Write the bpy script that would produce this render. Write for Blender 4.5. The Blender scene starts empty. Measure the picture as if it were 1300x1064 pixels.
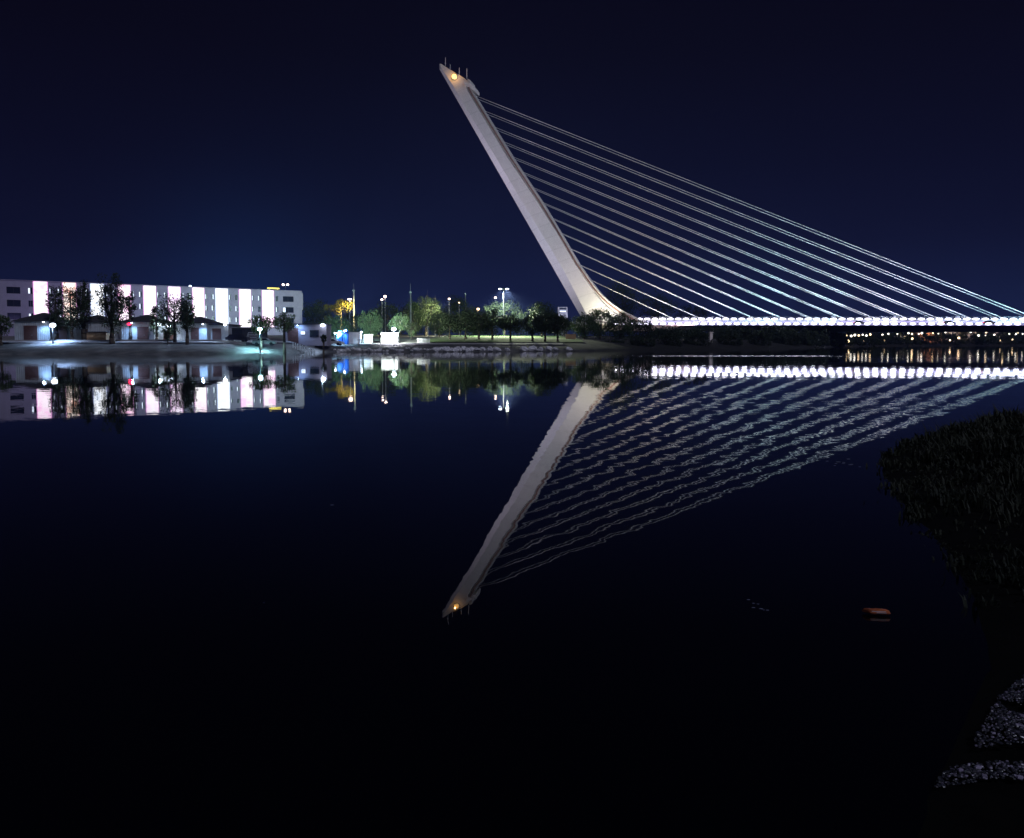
import bpy, math, random
from math import pi, sin, cos, radians as R
from mathutils import Vector, Matrix, noise as mnoise
random.seed(7)
HAZE = .00024
S = bpy.context.scene
COL = S.collection

# ------------------------------------------------------------------ camera
F = 976.0                      # focal length in units of the 1300 px wide photo
PITCH = math.atan(52.3/F)
CAMZ = 2.0
cam = bpy.data.cameras.new('camera'); camo = bpy.data.objects.new('camera', cam); COL.objects.link(camo)
cam.sensor_width = 36; cam.lens = 36*F/1300; cam.shift_y = -45/1300.0
cam.clip_start = .1; cam.clip_end = 9000
camo.location = (0, 0, CAMZ); camo.rotation_euler = (pi/2-PITCH, 0, 0)
S.camera = camo

def ray(u, v):
    x = (u-650)/F; y = (487-v)/F
    return Vector((x, cos(PITCH)+y*sin(PITCH), -sin(PITCH)+y*cos(PITCH)))
def P(u, v, Y):
    r = ray(u, v); t = Y/r.y
    return Vector((r.x*t, Y, CAMZ+r.z*t))
def PZ(u, v, z=0.0):
    r = ray(u, v); t = (z-CAMZ)/r.z
    return Vector((r.x*t, r.y*t, z))
def XU(u, Y): return P(u, 434.7, Y).x
def ZV(v, Y): return P(650, v, Y).z
def px(Y): return Y/F           # metres per photo pixel at distance Y

# ------------------------------------------------------------------ object helpers
def tag(o, label=None, cat=None, group=None, kind=None):
    if label: o['label'] = label
    if cat: o['category'] = cat
    if group: o['group'] = group
    if kind: o['kind'] = kind
    return o
def empty(name, loc, rz=0):
    o = bpy.data.objects.new(name, None); COL.objects.link(o)
    o.location = loc; o.rotation_euler = (0, 0, rz); o.empty_display_size = .5
    return o
def copy_tree(o, parent=None):
    c = o.copy(); COL.objects.link(c)
    if parent is not None: c.parent = parent
    for ch in list(o.children): copy_tree(ch, c)
    return c

class MB:
    def __init__(s): s.v = []; s.f = []
    def add(s, vs, fs):
        n = len(s.v); s.v += [tuple(p) for p in vs]; s.f += [tuple(i+n for i in f) for f in fs]
    def box(s, c, d, rz=0, m=None):
        hx, hy, hz = d[0]/2, d[1]/2, d[2]/2
        vs = [Vector((x, y, z)) for z in (-hz, hz) for y in (-hy, hy) for x in (-hx, hx)]
        if m is None: m = Matrix.Rotation(rz, 3, 'Z')
        vs = [m @ p + Vector(c) for p in vs]
        s.add(vs, [(0,2,3,1),(4,5,7,6),(0,1,5,4),(2,6,7,3),(0,4,6,2),(1,3,7,5)])
        return s
    def tube(s, p, q, r0, r1=None, n=6):
        p = Vector(p); q = Vector(q); r1 = r0 if r1 is None else r1
        d = (q-p).normalized(); a = d.orthogonal().normalized(); b = d.cross(a)
        vs = []
        for c, r in ((p, r0), (q, r1)):
            vs += [c+(a*cos(2*pi*k/n)+b*sin(2*pi*k/n))*r for k in range(n)]
        s.add(vs, [(k, (k+1) % n, n+(k+1) % n, n+k) for k in range(n)]+[tuple(reversed(range(n))), tuple(range(n, 2*n))])
        return s
    def ball(s, c, r, nu=10, nv=7, sc=(1,1,1), jit=0):
        vs = []; fs = []
        c = Vector(c)
        for i in range(1, nv):
            th = pi*i/nv
            for k in range(nu):
                ph = 2*pi*k/nu; j = 1+random.uniform(-jit, jit)
                vs.append(c+Vector((sin(th)*cos(ph)*sc[0], sin(th)*sin(ph)*sc[1], cos(th)*sc[2]))*r*j)
        vs += [c+Vector((0, 0, r*sc[2])), c-Vector((0, 0, r*sc[2]))]
        T = len(vs)-2
        for i in range(nv-2):
            for k in range(nu):
                a = i*nu+k; b = i*nu+(k+1) % nu
                fs.append((a, a+nu, b+nu, b))
        for k in range(nu):
            fs.append((T, k, (k+1) % nu)); fs.append((T+1, (nv-2)*nu+(k+1) % nu, (nv-2)*nu+k))
        s.add(vs, fs); return s
    def loft(s, rings):
        n = len(rings[0]); vs = [p for r in rings for p in r]; fs = []
        for i in range(len(rings)-1):
            for k in range(n):
                fs.append((i*n+k, i*n+(k+1) % n, (i+1)*n+(k+1) % n, (i+1)*n+k))
        fs.append(tuple(reversed(range(n)))); m = (len(rings)-1)*n; fs.append(tuple(range(m, m+n)))
        s.add(vs, fs); return s
    def build(s, name, mat, parent=None, loc=None, smooth=False, org=None):
        if org is not None: s.v = [(a-org[0], b-org[1], c-org[2]) for a, b, c in s.v]
        me = bpy.data.meshes.new(name); me.from_pydata(s.v, [], s.f); me.update()
        me.materials.append(mat)
        if smooth: me.polygons.foreach_set('use_smooth', [True]*len(me.polygons))
        o = bpy.data.objects.new(name, me); COL.objects.link(o)
        if parent is not None: o.parent = parent
        if loc is not None: o.location = loc
        return o
def fixn(o):
    import bmesh
    b = bmesh.new(); b.from_mesh(o.data); bmesh.ops.recalc_face_normals(b, faces=b.faces); b.to_mesh(o.data); b.free()
    return o

def light(kind, loc, power, color, parent=None, aim=None, cone=60, blend=.6, radius=.2):
    l = bpy.data.lights.new('lamp_light', kind); l.energy = power; l.color = color
    if kind in ('SPOT', 'POINT'): l.shadow_soft_size = radius
    if kind == 'SPOT': l.spot_size = R(cone); l.spot_blend = max(blend, .9)
    o = bpy.data.objects.new('lamp_light', l); COL.objects.link(o)
    base = Vector(parent.matrix_world.translation) if parent else Vector((0, 0, 0))
    if parent:
        base = Vector(parent.location)
        o.parent = parent
    o.location = Vector(loc)-base
    if aim is not None:
        o.rotation_euler = (Vector(aim)-Vector(loc)).to_track_quat('-Z', 'Y').to_euler()
    return o

# ------------------------------------------------------------------ materials
def mat(name, col, rough=.7, metal=0., vary=0., scale=1., emis=None, estr=0., spec=.4, bump=0., col2=None):
    m = bpy.data.materials.new(name); m.use_nodes = True; nt = m.node_tree; b = nt.nodes['Principled BSDF']
    b.inputs['Base Color'].default_value = (*col, 1); b.inputs['Roughness'].default_value = rough
    b.inputs['Metallic'].default_value = metal; b.inputs['Specular IOR Level'].default_value = spec
    if vary or col2:
        tc = nt.nodes.new('ShaderNodeTexCoord'); n = nt.nodes.new('ShaderNodeTexNoise')
        n.inputs['Scale'].default_value = scale; n.inputs['Detail'].default_value = 5
        nt.links.new(tc.outputs['Object'], n.inputs['Vector'])
        r = nt.nodes.new('ShaderNodeValToRGB'); nt.links.new(n.outputs['Fac'], r.inputs['Fac'])
        c2 = col2 if col2 else [min(1, c*(1+vary)) for c in col]
        c1 = col if col2 else [c*(1-vary) for c in col]
        r.color_ramp.elements[0].position = .35; r.color_ramp.elements[1].position = .65
        r.color_ramp.elements[0].color = (*c1, 1); r.color_ramp.elements[1].color = (*c2, 1)
        nt.links.new(r.outputs['Color'], b.inputs['Base Color'])
        if bump:
            bp = nt.nodes.new('ShaderNodeBump'); bp.inputs['Strength'].default_value = bump
            bp.inputs['Distance'].default_value = .05
            nt.links.new(n.outputs['Fac'], bp.inputs['Height']); nt.links.new(bp.outputs['Normal'], b.inputs['Normal'])
    if emis:
        b.inputs['Emission Color'].default_value = (*emis, 1); b.inputs['Emission Strength'].default_value = estr
    return m
M = {}
M['concrete'] = mat('pylon_white_concrete', (.62, .60, .60), .75, vary=.035, scale=.6)
M['deck'] = mat('deck_painted_steel', (.5, .5, .54), .6, vary=.06, scale=.5)
M['asphalt'] = mat('asphalt', (.05, .05, .052), .85, vary=.2, scale=2)
M['cable'] = mat('cable_white_sheath', (.8, .8, .8), .5)
M['white_wall'] = mat('white_render', (.37, .34, .42), .8, vary=.07, scale=.6)
M['boat_wall'] = mat('painted_sheet_wall', (.5, .52, .54), .6, vary=.12, scale=1.2)
M['roof_dark'] = mat('dark_roof_tiles', (.045, .045, .05), .7, vary=.3, scale=3)
M['door_brown'] = mat('brown_door', (.11, .05, .04), .6, vary=.15, scale=2)
M['win_dark'] = mat('window_glass_dark', (.02, .025, .04), .15, spec=.6)
M['win_lit'] = mat('window_lit', (.3, .3, .3), .5, emis=(.72, .82, 1), estr=1.6)
M['metal'] = mat('galvanised_steel', (.35, .36, .38), .4, .6)
M['metal_dark'] = mat('dark_metal', (.04, .04, .05), .5, .3)
M['blue'] = mat('blue_plastic', (.03, .12, .45), .45, vary=.1, scale=2)
M['white_box'] = mat('white_cabin_panel', (.7, .7, .72), .5, vary=.05, scale=1)
M['bark'] = mat('bark', (.09, .07, .05), .9, vary=.3, scale=3)
M['bark_pale'] = mat('bark_pale', (.3, .28, .24), .9, vary=.3, scale=3)
M['rock'] = mat('pale_stone', (.72, .70, .74), .85, vary=.4, scale=1.2, bump=.6)
M['car_dark'] = mat('car_paint_dark', (.02, .02, .03), .25, spec=.6)
M['car_white'] = mat('car_paint_white', (.6, .6, .62), .3, spec=.6)
M['rubber'] = mat('rubber', (.02, .02, .02), .8)
M['red_lamp'] = mat('red_light', (.3, .02, .02), .5, emis=(1, .02, .08), estr=5)
M['lamp_cool'] = mat('lamp_cool', (.8, .8, .8), .5, emis=(.72, .84, 1), estr=14)
M['lamp_cyan'] = mat('lamp_cyan', (.8, .8, .8), .5, emis=(.55, .92, 1), estr=14)
M['lamp_warm'] = mat('lamp_warm', (.8, .8, .8), .5, emis=(1, .72, .62), estr=9)
M['lamp_tiny'] = mat('lamp_tiny_white', (.8, .8, .8), .5, emis=(1, .93, .82), estr=4.5)
M['lamp_tiny_warm'] = mat('lamp_tiny_warm', (.8, .8, .8), .5, emis=(1, .72, .42), estr=4)
M['beacon'] = mat('beacon_orange', (.8, .5, .1), .5, emis=(1, .66, .26), estr=1.7)
M['rail_lamp'] = mat('bridge_lamp_white', (.8, .8, .9), .5, emis=(.86, .84, 1), estr=7)
M['rail_lamp_low'] = mat('bridge_lamp_low', (.8, .8, .9), .5, emis=(.80, .82, 1), estr=11)
M['yellow_sign'] = mat('yellow_strip', (.8, .6, .1), .5, emis=(1, .82, .15), estr=1.6)
M['packet'] = mat('orange_plastic', (.45, .12, .05), .4, vary=.35, scale=18)
M['edge_p'] = mat('pink_edge_light', (.5, .4, .5), .5, emis=(1, .35, .85), estr=.75)
M['edge_b'] = mat('blue_edge_light', (.4, .4, .5), .5, emis=(.45, .6, 1), estr=.75)
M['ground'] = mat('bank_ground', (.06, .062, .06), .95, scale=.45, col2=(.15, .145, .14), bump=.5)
M['lawn'] = mat('lawn_grass', (.07, .13, .03), .95, scale=.2, col2=(.085, .13, .04), bump=.4)
M['path'] = mat('pale_paving', (.36, .35, .36), .85, vary=.15, scale=.8)
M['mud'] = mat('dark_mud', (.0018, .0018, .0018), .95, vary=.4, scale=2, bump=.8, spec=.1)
M['orange_wall'] = mat('ochre_wall', (.42, .26, .14), .85, vary=.15, scale=1)

def joints(m):
    nt = m.node_tree; b = nt.nodes['Principled BSDF']; src = b.inputs['Base Color'].links[0].from_socket
    g = nt.nodes.new('ShaderNodeNewGeometry'); sp = nt.nodes.new('ShaderNodeSeparateXYZ'); nt.links.new(g.outputs['Position'], sp.inputs[0])
    dv = nt.nodes.new('ShaderNodeMath'); dv.operation = 'MULTIPLY_ADD'; dv.inputs[1].default_value = -.32; nt.links.new(sp.outputs['X'], dv.inputs[0]); nt.links.new(sp.outputs['Z'], dv.inputs[2])
    md = nt.nodes.new('ShaderNodeMath'); md.operation = 'PINGPONG'; md.inputs[1].default_value = 3.2; nt.links.new(dv.outputs[0], md.inputs[0])
    lt = nt.nodes.new('ShaderNodeMapRange'); lt.inputs['From Min'].default_value = 0; lt.inputs['From Max'].default_value = .35; lt.inputs['To Min'].default_value = .86; lt.inputs['To Max'].default_value = 1
    nt.links.new(md.outputs[0], lt.inputs['Value'])
    mx = nt.nodes.new('ShaderNodeVectorMath'); mx.operation = 'SCALE'; nt.links.new(src, mx.inputs[0]); nt.links.new(lt.outputs[0], mx.inputs['Scale'])
    nt.links.new(mx.outputs[0], b.inputs['Base Color'])
joints(M['concrete'])
def foliage(name, c1, c2):
    m = bpy.data.materials.new(name); m.use_nodes = True; nt = m.node_tree; b = nt.nodes['Principled BSDF']
    g = nt.nodes.new('ShaderNodeNewGeometry'); n = nt.nodes.new('ShaderNodeTexNoise'); n.inputs['Scale'].default_value = .6
    n.inputs['Detail'].default_value = 4
    nt.links.new(g.outputs['Position'], n.inputs['Vector'])
    r = nt.nodes.new('ShaderNodeValToRGB'); r.color_ramp.elements[0].position = .3; r.color_ramp.elements[1].position = .7
    r.color_ramp.elements[0].color = (*c1, 1); r.color_ramp.elements[1].color = (*c2, 1)
    nt.links.new(n.outputs['Fac'], r.inputs['Fac']); nt.links.new(r.outputs['Color'], b.inputs['Base Color'])
    b.inputs['Roughness'].default_value = .6; b.inputs['Specular IOR Level'].default_value = .25
    tr = nt.nodes.new('ShaderNodeBsdfTranslucent'); nt.links.new(r.outputs['Color'], tr.inputs['Color'])
    mx = nt.nodes.new('ShaderNodeMixShader'); mx.inputs['Fac'].default_value = .3
    nt.links.new(b.outputs[0], mx.inputs[1]); nt.links.new(tr.outputs[0], mx.inputs[2])
    nt.links.new(mx.outputs[0], nt.nodes['Material Output'].inputs['Surface'])
    return m
M['leaf_dark'] = foliage('foliage_dark', (.030, .045, .022), (.05, .07, .03))
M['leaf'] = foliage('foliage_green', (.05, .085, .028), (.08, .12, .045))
M['leaf_lit'] = foliage('foliage_lit', (.085, .125, .06), (.14, .18, .09))  # paler leaf copy with lamplight put into its colour
M['leaf_yellow'] = foliage('foliage_yellow_lit', (.13, .10, .015), (.17, .15, .03))  # leaf colour carries the street lamp's yellow light
M['grass_near'] = foliage('bank_grass', (.020, .026, .018), (.060, .066, .046))

def led_mat(name, c1, c2, strength, seed):
    m = bpy.data.materials.new(name); m.use_nodes = True; nt = m.node_tree; b = nt.nodes['Principled BSDF']
    tc = nt.nodes.new('ShaderNodeTexCoord'); mp = nt.nodes.new('ShaderNodeMapping'); mp.inputs['Location'].default_value = (seed*3.1, seed*1.7, seed)
    n = nt.nodes.new('ShaderNodeTexNoise'); n.inputs['Scale'].default_value = .55; n.inputs['Detail'].default_value = 3
    nt.links.new(tc.outputs['Object'], mp.inputs['Vector']); nt.links.new(mp.outputs['Vector'], n.inputs['Vector'])
    r = nt.nodes.new('ShaderNodeValToRGB'); r.color_ramp.elements[0].position = .38; r.color_ramp.elements[1].position = .52
    r.color_ramp.elements[0].color = (*c1, 1); r.color_ramp.elements[1].color = (*c2, 1)
    nt.links.new(n.outputs['Fac'], r.inputs['Fac']); nt.links.new(r.outputs['Color'], b.inputs['Emission Color'])
    b.inputs['Emission Strength'].default_value = strength; b.inputs['Base Color'].default_value = (.4, .4, .4, 1)
    return m

# ------------------------------------------------------------------ world and moon
w = bpy.data.worlds.new('World'); S.world = w; w.use_nodes = True; nt = w.node_tree
for n in list(nt.nodes): nt.nodes.remove(n)
out = nt.nodes.new('ShaderNodeOutputWorld'); bg = nt.nodes.new('ShaderNodeBackground')
tc = nt.nodes.new('ShaderNodeTexCoord'); nrm = nt.nodes.new('ShaderNodeVectorMath'); nrm.operation = 'NORMALIZE'
nt.links.new(tc.outputs['Generated'], nrm.inputs[0])
sep = nt.nodes.new('ShaderNodeSeparateXYZ'); nt.links.new(nrm.outputs[0], sep.inputs[0])
rp = nt.nodes.new('ShaderNodeValToRGB'); nt.links.new(sep.outputs['Z'], rp.inputs['Fac'])
els = rp.color_ramp.elements
stops = [(0, (.0080, .0145, .058)), (.05, (.0060, .0092, .040)), (.12, (.0037, .0042, .0190)), (.22, (.0026, .0024, .0108)), (.34, (.0021, .0015, .0056)), (1, (.0018, .0016, .004))]
els[0].position = 0; els[0].color = (*stops[0][1], 1); els[1].position = 1; els[1].color = (*stops[-1][1], 1)
for p_, c_ in stops[1:-1]:
    e = els.new(p_); e.color = (*c_, 1)
def lobe(direction, power, col, prev):
    d = nt.nodes.new('ShaderNodeVectorMath'); d.operation = 'DOT_PRODUCT'
    nt.links.new(nrm.outputs[0], d.inputs[0]); d.inputs[1].default_value = Vector(direction).normalized()
    mx = nt.nodes.new('ShaderNodeMath'); mx.operation = 'MAXIMUM'; mx.inputs[1].default_value = 0; nt.links.new(d.outputs['Value'], mx.inputs[0])
    pw = nt.nodes.new('ShaderNodeMath'); pw.operation = 'POWER'; pw.inputs[1].default_value = power; nt.links.new(mx.outputs[0], pw.inputs[0])
    sc = nt.nodes.new('ShaderNodeVectorMath'); sc.operation = 'SCALE'; sc.inputs[0].default_value = col; nt.links.new(pw.outputs[0], sc.inputs['Scale'])
    ad = nt.nodes.new('ShaderNodeVectorMath'); ad.operation = 'ADD'; nt.links.new(prev, ad.inputs[0]); nt.links.new(sc.outputs[0], ad.inputs[1])
    return ad.outputs[0]
c = lobe((-.33, .94, .05), 170, (.0010, .0085, .031), rp.outputs['Color'])
c = lobe((-.33, .94, .02), 500, (.000, .006, .022), c)
c = lobe((-.1, .99, .0), 30, (.0008, .003, .011), c)
nt.links.new(c, bg.inputs['Color']); bg.inputs['Strength'].default_value = 1
nt.links.new(bg.outputs[0], out.inputs['Surface'])
sun = bpy.data.lights.new('moon', 'SUN'); sun.energy = .8; sun.angle = R(.5); sun.color = (.72, .76, 1)
so = bpy.data.objects.new('moon', sun); COL.objects.link(so); so.rotation_euler = (R(42), 0, R(38))

# ------------------------------------------------------------------ shore and ground
SHORE = [(-900, 118), (-400, 120), (-111, 127.6), (-85, 128.5), (-55, 127.6), (-46, 138), (-37, 157), (-15, 161), (12, 172), (37, 199), (72, 235), (127, 310), (204, 424), (317, 476), (700, 540), (1500, 600)]
def shore(X):
    for (a, b), (c_, d_) in zip(SHORE, SHORE[1:]):
        if X <= c_:
            t = (X-a)/(c_-a); y = b+(d_-b)*t
            return y+1.3*mnoise.noise(Vector((X*.11, 0, 0)))+.5*mnoise.noise(Vector((X*.5, 3, 0)))
    return 600
PROF = [(-6, -.8), (0, 0), (1, .25), (3, .6), (5, .9), (12, 1.7), (22, 2.5), (45, 3.1), (100, 4.1), (200, 5.5), (400, 6), (5000, 6)]
def prof(d):
    if d <= -6: return -.8
    for (a, b), (c_, e_) in zip(PROF, PROF[1:]):
        if d <= c_: return b+(e_-b)*(d-a)/(c_-a)
    return 6
def gz(X, Y): return prof(Y-shore(X))
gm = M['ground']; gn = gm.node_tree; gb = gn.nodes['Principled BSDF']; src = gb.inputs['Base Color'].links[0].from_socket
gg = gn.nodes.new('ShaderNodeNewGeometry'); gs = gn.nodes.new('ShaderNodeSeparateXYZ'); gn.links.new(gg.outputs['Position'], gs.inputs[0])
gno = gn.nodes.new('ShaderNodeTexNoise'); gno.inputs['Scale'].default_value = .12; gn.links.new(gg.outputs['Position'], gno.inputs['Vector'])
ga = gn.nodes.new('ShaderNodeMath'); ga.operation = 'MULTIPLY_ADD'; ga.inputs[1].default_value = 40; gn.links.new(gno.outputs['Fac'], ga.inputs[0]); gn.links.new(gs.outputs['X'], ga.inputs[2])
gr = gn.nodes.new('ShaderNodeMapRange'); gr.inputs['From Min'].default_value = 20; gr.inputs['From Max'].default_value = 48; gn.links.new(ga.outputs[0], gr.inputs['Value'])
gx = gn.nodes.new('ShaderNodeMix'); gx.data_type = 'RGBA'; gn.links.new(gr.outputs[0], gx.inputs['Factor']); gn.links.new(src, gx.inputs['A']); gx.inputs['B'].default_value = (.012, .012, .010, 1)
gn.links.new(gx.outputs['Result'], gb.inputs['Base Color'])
b = MB(); xs = []
x = -900.
while x <= 1500:
    xs.append(x); x += 2.5 if -150 < x < 240 else 25
ds = [-6, -2, 0, 1, 2, 3, 4, 5, 7, 9, 12, 16, 22, 30, 45, 60, 80, 100, 130, 160, 200, 260, 330, 400, 700, 1500, 4000]
vs = []; fs = []
for xx in xs:
    sh = shore(xx)
    for d in ds:
        jitter = .14*mnoise.noise(Vector((xx*.3, d*.4, 1))) if 0 < d < 200 else 0
        vs.append((xx, sh+d, prof(d)+jitter))
nd = len(ds)
for i in range(len(xs)-1):
    for k in range(nd-1):
        fs.append((i*nd+k, (i+1)*nd+k, (i+1)*nd+k+1, i*nd+k+1))
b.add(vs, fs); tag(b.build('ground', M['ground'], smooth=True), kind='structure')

def sheet(name, m, x0, x1, d0, d1, lift=.2, nx=40, ndv=6, kind='structure'):
    b = MB(); vs = []; fs = []
    for i in range(nx+1):
        xx = x0+(x1-x0)*i/nx
        for k in range(ndv+1):
            d = d0+(d1-d0)*k/ndv
            vs.append((xx, shore(xx)+d, prof(d)+lift))
    for i in range(nx):
        for k in range(ndv):
            fs.append((i*(ndv+1)+k, (i+1)*(ndv+1)+k, (i+1)*(ndv+1)+k+1, i*(ndv+1)+k+1))
    b.add(vs, fs); o = b.build(name, m, smooth=True)
    tag(o, kind=kind); return o
sheet('lawn', M['lawn'], -20, 18, 14, 105, lift=.22, nx=30, ndv=14)
sheet('path', M['path'], -150, -34, 13, 17, lift=.2, nx=60, ndv=2)
sheet('path', M['path'], -34, 12, 9, 11.5, lift=.2, nx=40, ndv=2)

# ------------------------------------------------------------------ water
def water_mat():
    m = bpy.data.materials.new('river_water'); m.use_nodes = True; nt = m.node_tree; b = nt.nodes['Principled BSDF']
    b.inputs['Base Color'].default_value = (.0012, .0016, .003, 1); b.inputs['Roughness'].default_value = .012
    b.inputs['IOR'].default_value = 1.333
    g = nt.nodes.new('ShaderNodeNewGeometry')
    def nz(scale, detail, rot, stretch):
        mp = nt.nodes.new('ShaderNodeMapping'); mp.inputs['Rotation'].default_value = (0, 0, R(rot)); mp.inputs['Scale'].default_value = stretch
        nt.links.new(g.outputs['Position'], mp.inputs['Vector'])
        n = nt.nodes.new('ShaderNodeTexNoise'); n.inputs['Scale'].default_value = scale; n.inputs['Detail'].default_value = detail
        n.inputs['Roughness'].default_value = .45
        nt.links.new(mp.outputs['Vector'], n.inputs['Vector'])
        s_ = nt.nodes.new('ShaderNodeVectorMath'); s_.operation = 'SUBTRACT'; s_.inputs[1].default_value = (.5, .5, .5)
        nt.links.new(n.outputs['Color'], s_.inputs[0]); return s_.outputs[0]
    def scl(v, k):
        s_ = nt.nodes.new('ShaderNodeVectorMath'); s_.operation = 'SCALE'; nt.links.new(v, s_.inputs[0])
        if isinstance(k, (int, float)): s_.inputs['Scale'].default_value = k
        else: nt.links.new(k, s_.inputs['Scale'])
        return s_.outputs[0]
    def add(a, c_):
        s_ = nt.nodes.new('ShaderNodeVectorMath'); s_.operation = 'ADD'; nt.links.new(a, s_.inputs[0])
        if isinstance(c_, tuple): s_.inputs[1].default_value = c_
        else: nt.links.new(c_, s_.inputs[1])
        return s_.outputs[0]
    n1 = scl(nz(3.8, 1.5, 12, (.55, 1.1, 1)), WK[0])
    n2 = scl(nz(.7, 1.0, -15, (.7, 1, 1)), WK[1])
    n3 = scl(nz(9, 1.0, 5, (1, 1, 1)), WK[2])
    t = add(add(n1, n2), n3)
    n4 = nz(30, 1.0, 0, (1, 1, 1))
    spq = nt.nodes.new('ShaderNodeSeparateXYZ'); nt.links.new(g.outputs['Position'], spq.inputs[0])
    fr = nt.nodes.new('ShaderNodeMapRange'); fr.interpolation_type = 'SMOOTHSTEP'; fr.inputs['From Min'].default_value = 30; fr.inputs['From Max'].default_value = 105
    fr.inputs['To Max'].default_value = .020; nt.links.new(spq.outputs['Y'], fr.inputs['Value'])
    t = add(t, scl(n4, fr.outputs[0]))
    # wind-ruffled patches: long thin bands across the river
    mp = nt.nodes.new('ShaderNodeMapping'); mp.inputs['Scale'].default_value = (.012, .06, 1); nt.links.new(g.outputs['Position'], mp.inputs['Vector'])
    n = nt.nodes.new('ShaderNodeTexNoise'); n.inputs['Scale'].default_value = 1; n.inputs['Detail'].default_value = 3
    nt.links.new(mp.outputs['Vector'], n.inputs['Vector'])
    mr = nt.nodes.new('ShaderNodeMapRange'); mr.inputs['From Min'].default_value = .45; mr.inputs['From Max'].default_value = .7
    mr.inputs['To Min'].default_value = .7; mr.inputs['To Max'].default_value = 1.9
    nt.links.new(n.outputs['Fac'], mr.inputs['Value'])
    # one wind-ruffled stripe before the bridge
    sp = nt.nodes.new('ShaderNodeSeparateXYZ'); nt.links.new(g.outputs['Position'], sp.inputs[0])
    def band(sock, lo, hi, soft):
        a = nt.nodes.new('ShaderNodeMapRange'); a.interpolation_type = 'SMOOTHSTEP'; a.inputs['From Min'].default_value = lo-soft; a.inputs['From Max'].default_value = lo+soft
        c_ = nt.nodes.new('ShaderNodeMapRange'); c_.interpolation_type = 'SMOOTHSTEP'; c_.inputs['From Min'].default_value = hi-soft; c_.inputs['From Max'].default_value = hi+soft
        c_.inputs['To Min'].default_value = 1; c_.inputs['To Max'].default_value = 0
        nt.links.new(sock, a.inputs['Value']); nt.links.new(sock, c_.inputs['Value'])
        q = nt.nodes.new('ShaderNodeMath'); q.operation = 'MULTIPLY'; nt.links.new(a.outputs[0], q.inputs[0]); nt.links.new(c_.outputs[0], q.inputs[1]); return q.outputs[0]
    q = nt.nodes.new('ShaderNodeMath'); q.operation = 'MULTIPLY'
    nt.links.new(band(sp.outputs['Y'], 109, 118, 2.5), q.inputs[0]); nt.links.new(band(sp.outputs['X'], 18, 46, 5), q.inputs[1])
    q2 = nt.nodes.new('ShaderNodeMath'); q2.operation = 'MULTIPLY_ADD'; q2.inputs[1].default_value = 9
    nt.links.new(q.outputs[0], q2.inputs[0]); nt.links.new(mr.outputs[0], q2.inputs[2])
    t = scl(t, q2.outputs[0])
    mu = nt.nodes.new('ShaderNodeVectorMath'); mu.operation = 'MULTIPLY'; mu.inputs[1].default_value = (1, 1, 0); nt.links.new(t, mu.inputs[0])
    t = add(mu.outputs[0], (0, 0, 1))
    nn = nt.nodes.new('ShaderNodeVectorMath'); nn.operation = 'NORMALIZE'; nt.links.new(t, nn.inputs[0])
    nt.links.new(nn.outputs[0], b.inputs['Normal'])
    return m
WK = (.0078, .0042, .0024)
b = MB(); b.add([(-2500, -60, 0), (2500, -60, 0), (2500, 4000, 0), (-2500, 4000, 0)], [(0, 1, 2, 3)])
tag(b.build('river', water_mat()), kind='structure')

# ------------------------------------------------------------------ bridge
O2 = Vector((42, 357)); DX = Vector((.9715, -.237)).normalized(); DN = Vector((-DX.y, DX.x))
OB = Vector((42, 357, gz(42, 357)))
def AZ(u, v, s=0.):
    r = ray(u, v); r2 = Vector((r.x, r.y)); t = (s+O2.dot(DN))/r2.dot(DN)
    p = r2*t-O2
    return p.dot(DX), CAMZ+r.z*t
def W(a, s, z):
    p = O2+DX*a+DN*s; return Vector((p.x, p.y, z))
def WL(a, s, z): return W(a, s, z)-OB
bridge = empty('cable_stayed_bridge', OB)
tag(bridge, 'white cable-stayed bridge with one leaning pylon and a brightly lit deck', 'bridge')
def lerp(tab, v):
    if v <= tab[0][0]: return tab[0][1]
    for (a, b_), (c_, d_) in zip(tab, tab[1:]):
        if v <= c_: return b_+(d_-b_)*(v-a)/(c_-a)
    return tab[-1][1]
E_T = [(81, 560), (88, 571), (96, 584.5), (104, 596), (112, 597.5), (120.5, 602), (198, 649.5), (256, 687.6), (294.5, 710.5), (334.8, 734), (354, 747.7), (363.5, 754.5), (375.4, 764.6), (383.8, 774.8), (391.4, 785), (396, 793), (402, 806), (412, 824), (424, 828)]
C_T = [(81, .6), (88, 3), (104, 5), (200, 7.5), (285, 10), (340, 12), (380, 10), (424, 7)]
G_T = [(81, .3), (88, 1), (96, 3), (112, 6), (200, 7), (256, 6), (294, 4.3), (341, 4.7), (365, 6), (378, 8.6), (390, 13), (396, 18), (412, 24)]
def Bv(v): return 558+(v-88)*.5714 if v > 88 else 557.9
rings = []
for v in [81, 84, 88, 92, 96, 100, 104, 108, 112, 120, 140, 170, 200, 230, 256, 280, 300, 320, 335, 345, 354, 360, 366, 372, 378, 384, 390, 396, 402, 408, 414, 420]:
    e = lerp(E_T, v); g = lerp(G_T, v); bb = Bv(v); cc = bb+lerp(C_T, v); ff = e-g
    w_ = lerp([(81, 3.8), (112, 4.6), (300, 5.4), (420, 6.5)], v)
    Bp = AZ(bb, v, -1.3); Cp = AZ(cc, v, -w_); Fp = AZ(ff, v, -w_)
    gd = 2.2 if v > 104 else .3
    Gp = AZ(ff+g*.25, v, -w_+gd); Ep = AZ(e, v, -w_+gd*.35)
    near = [(Bp, -1.3), (Cp, -w_), (Fp, -w_), (Gp, -w_+gd), (Ep, -w_+gd*.35)]
    ring = [WL(p[0], s, p[1]) for p, s in near]+[WL(p[0], -s, p[1]) for p, s in reversed(near)]
    rings.append(ring)
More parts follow.
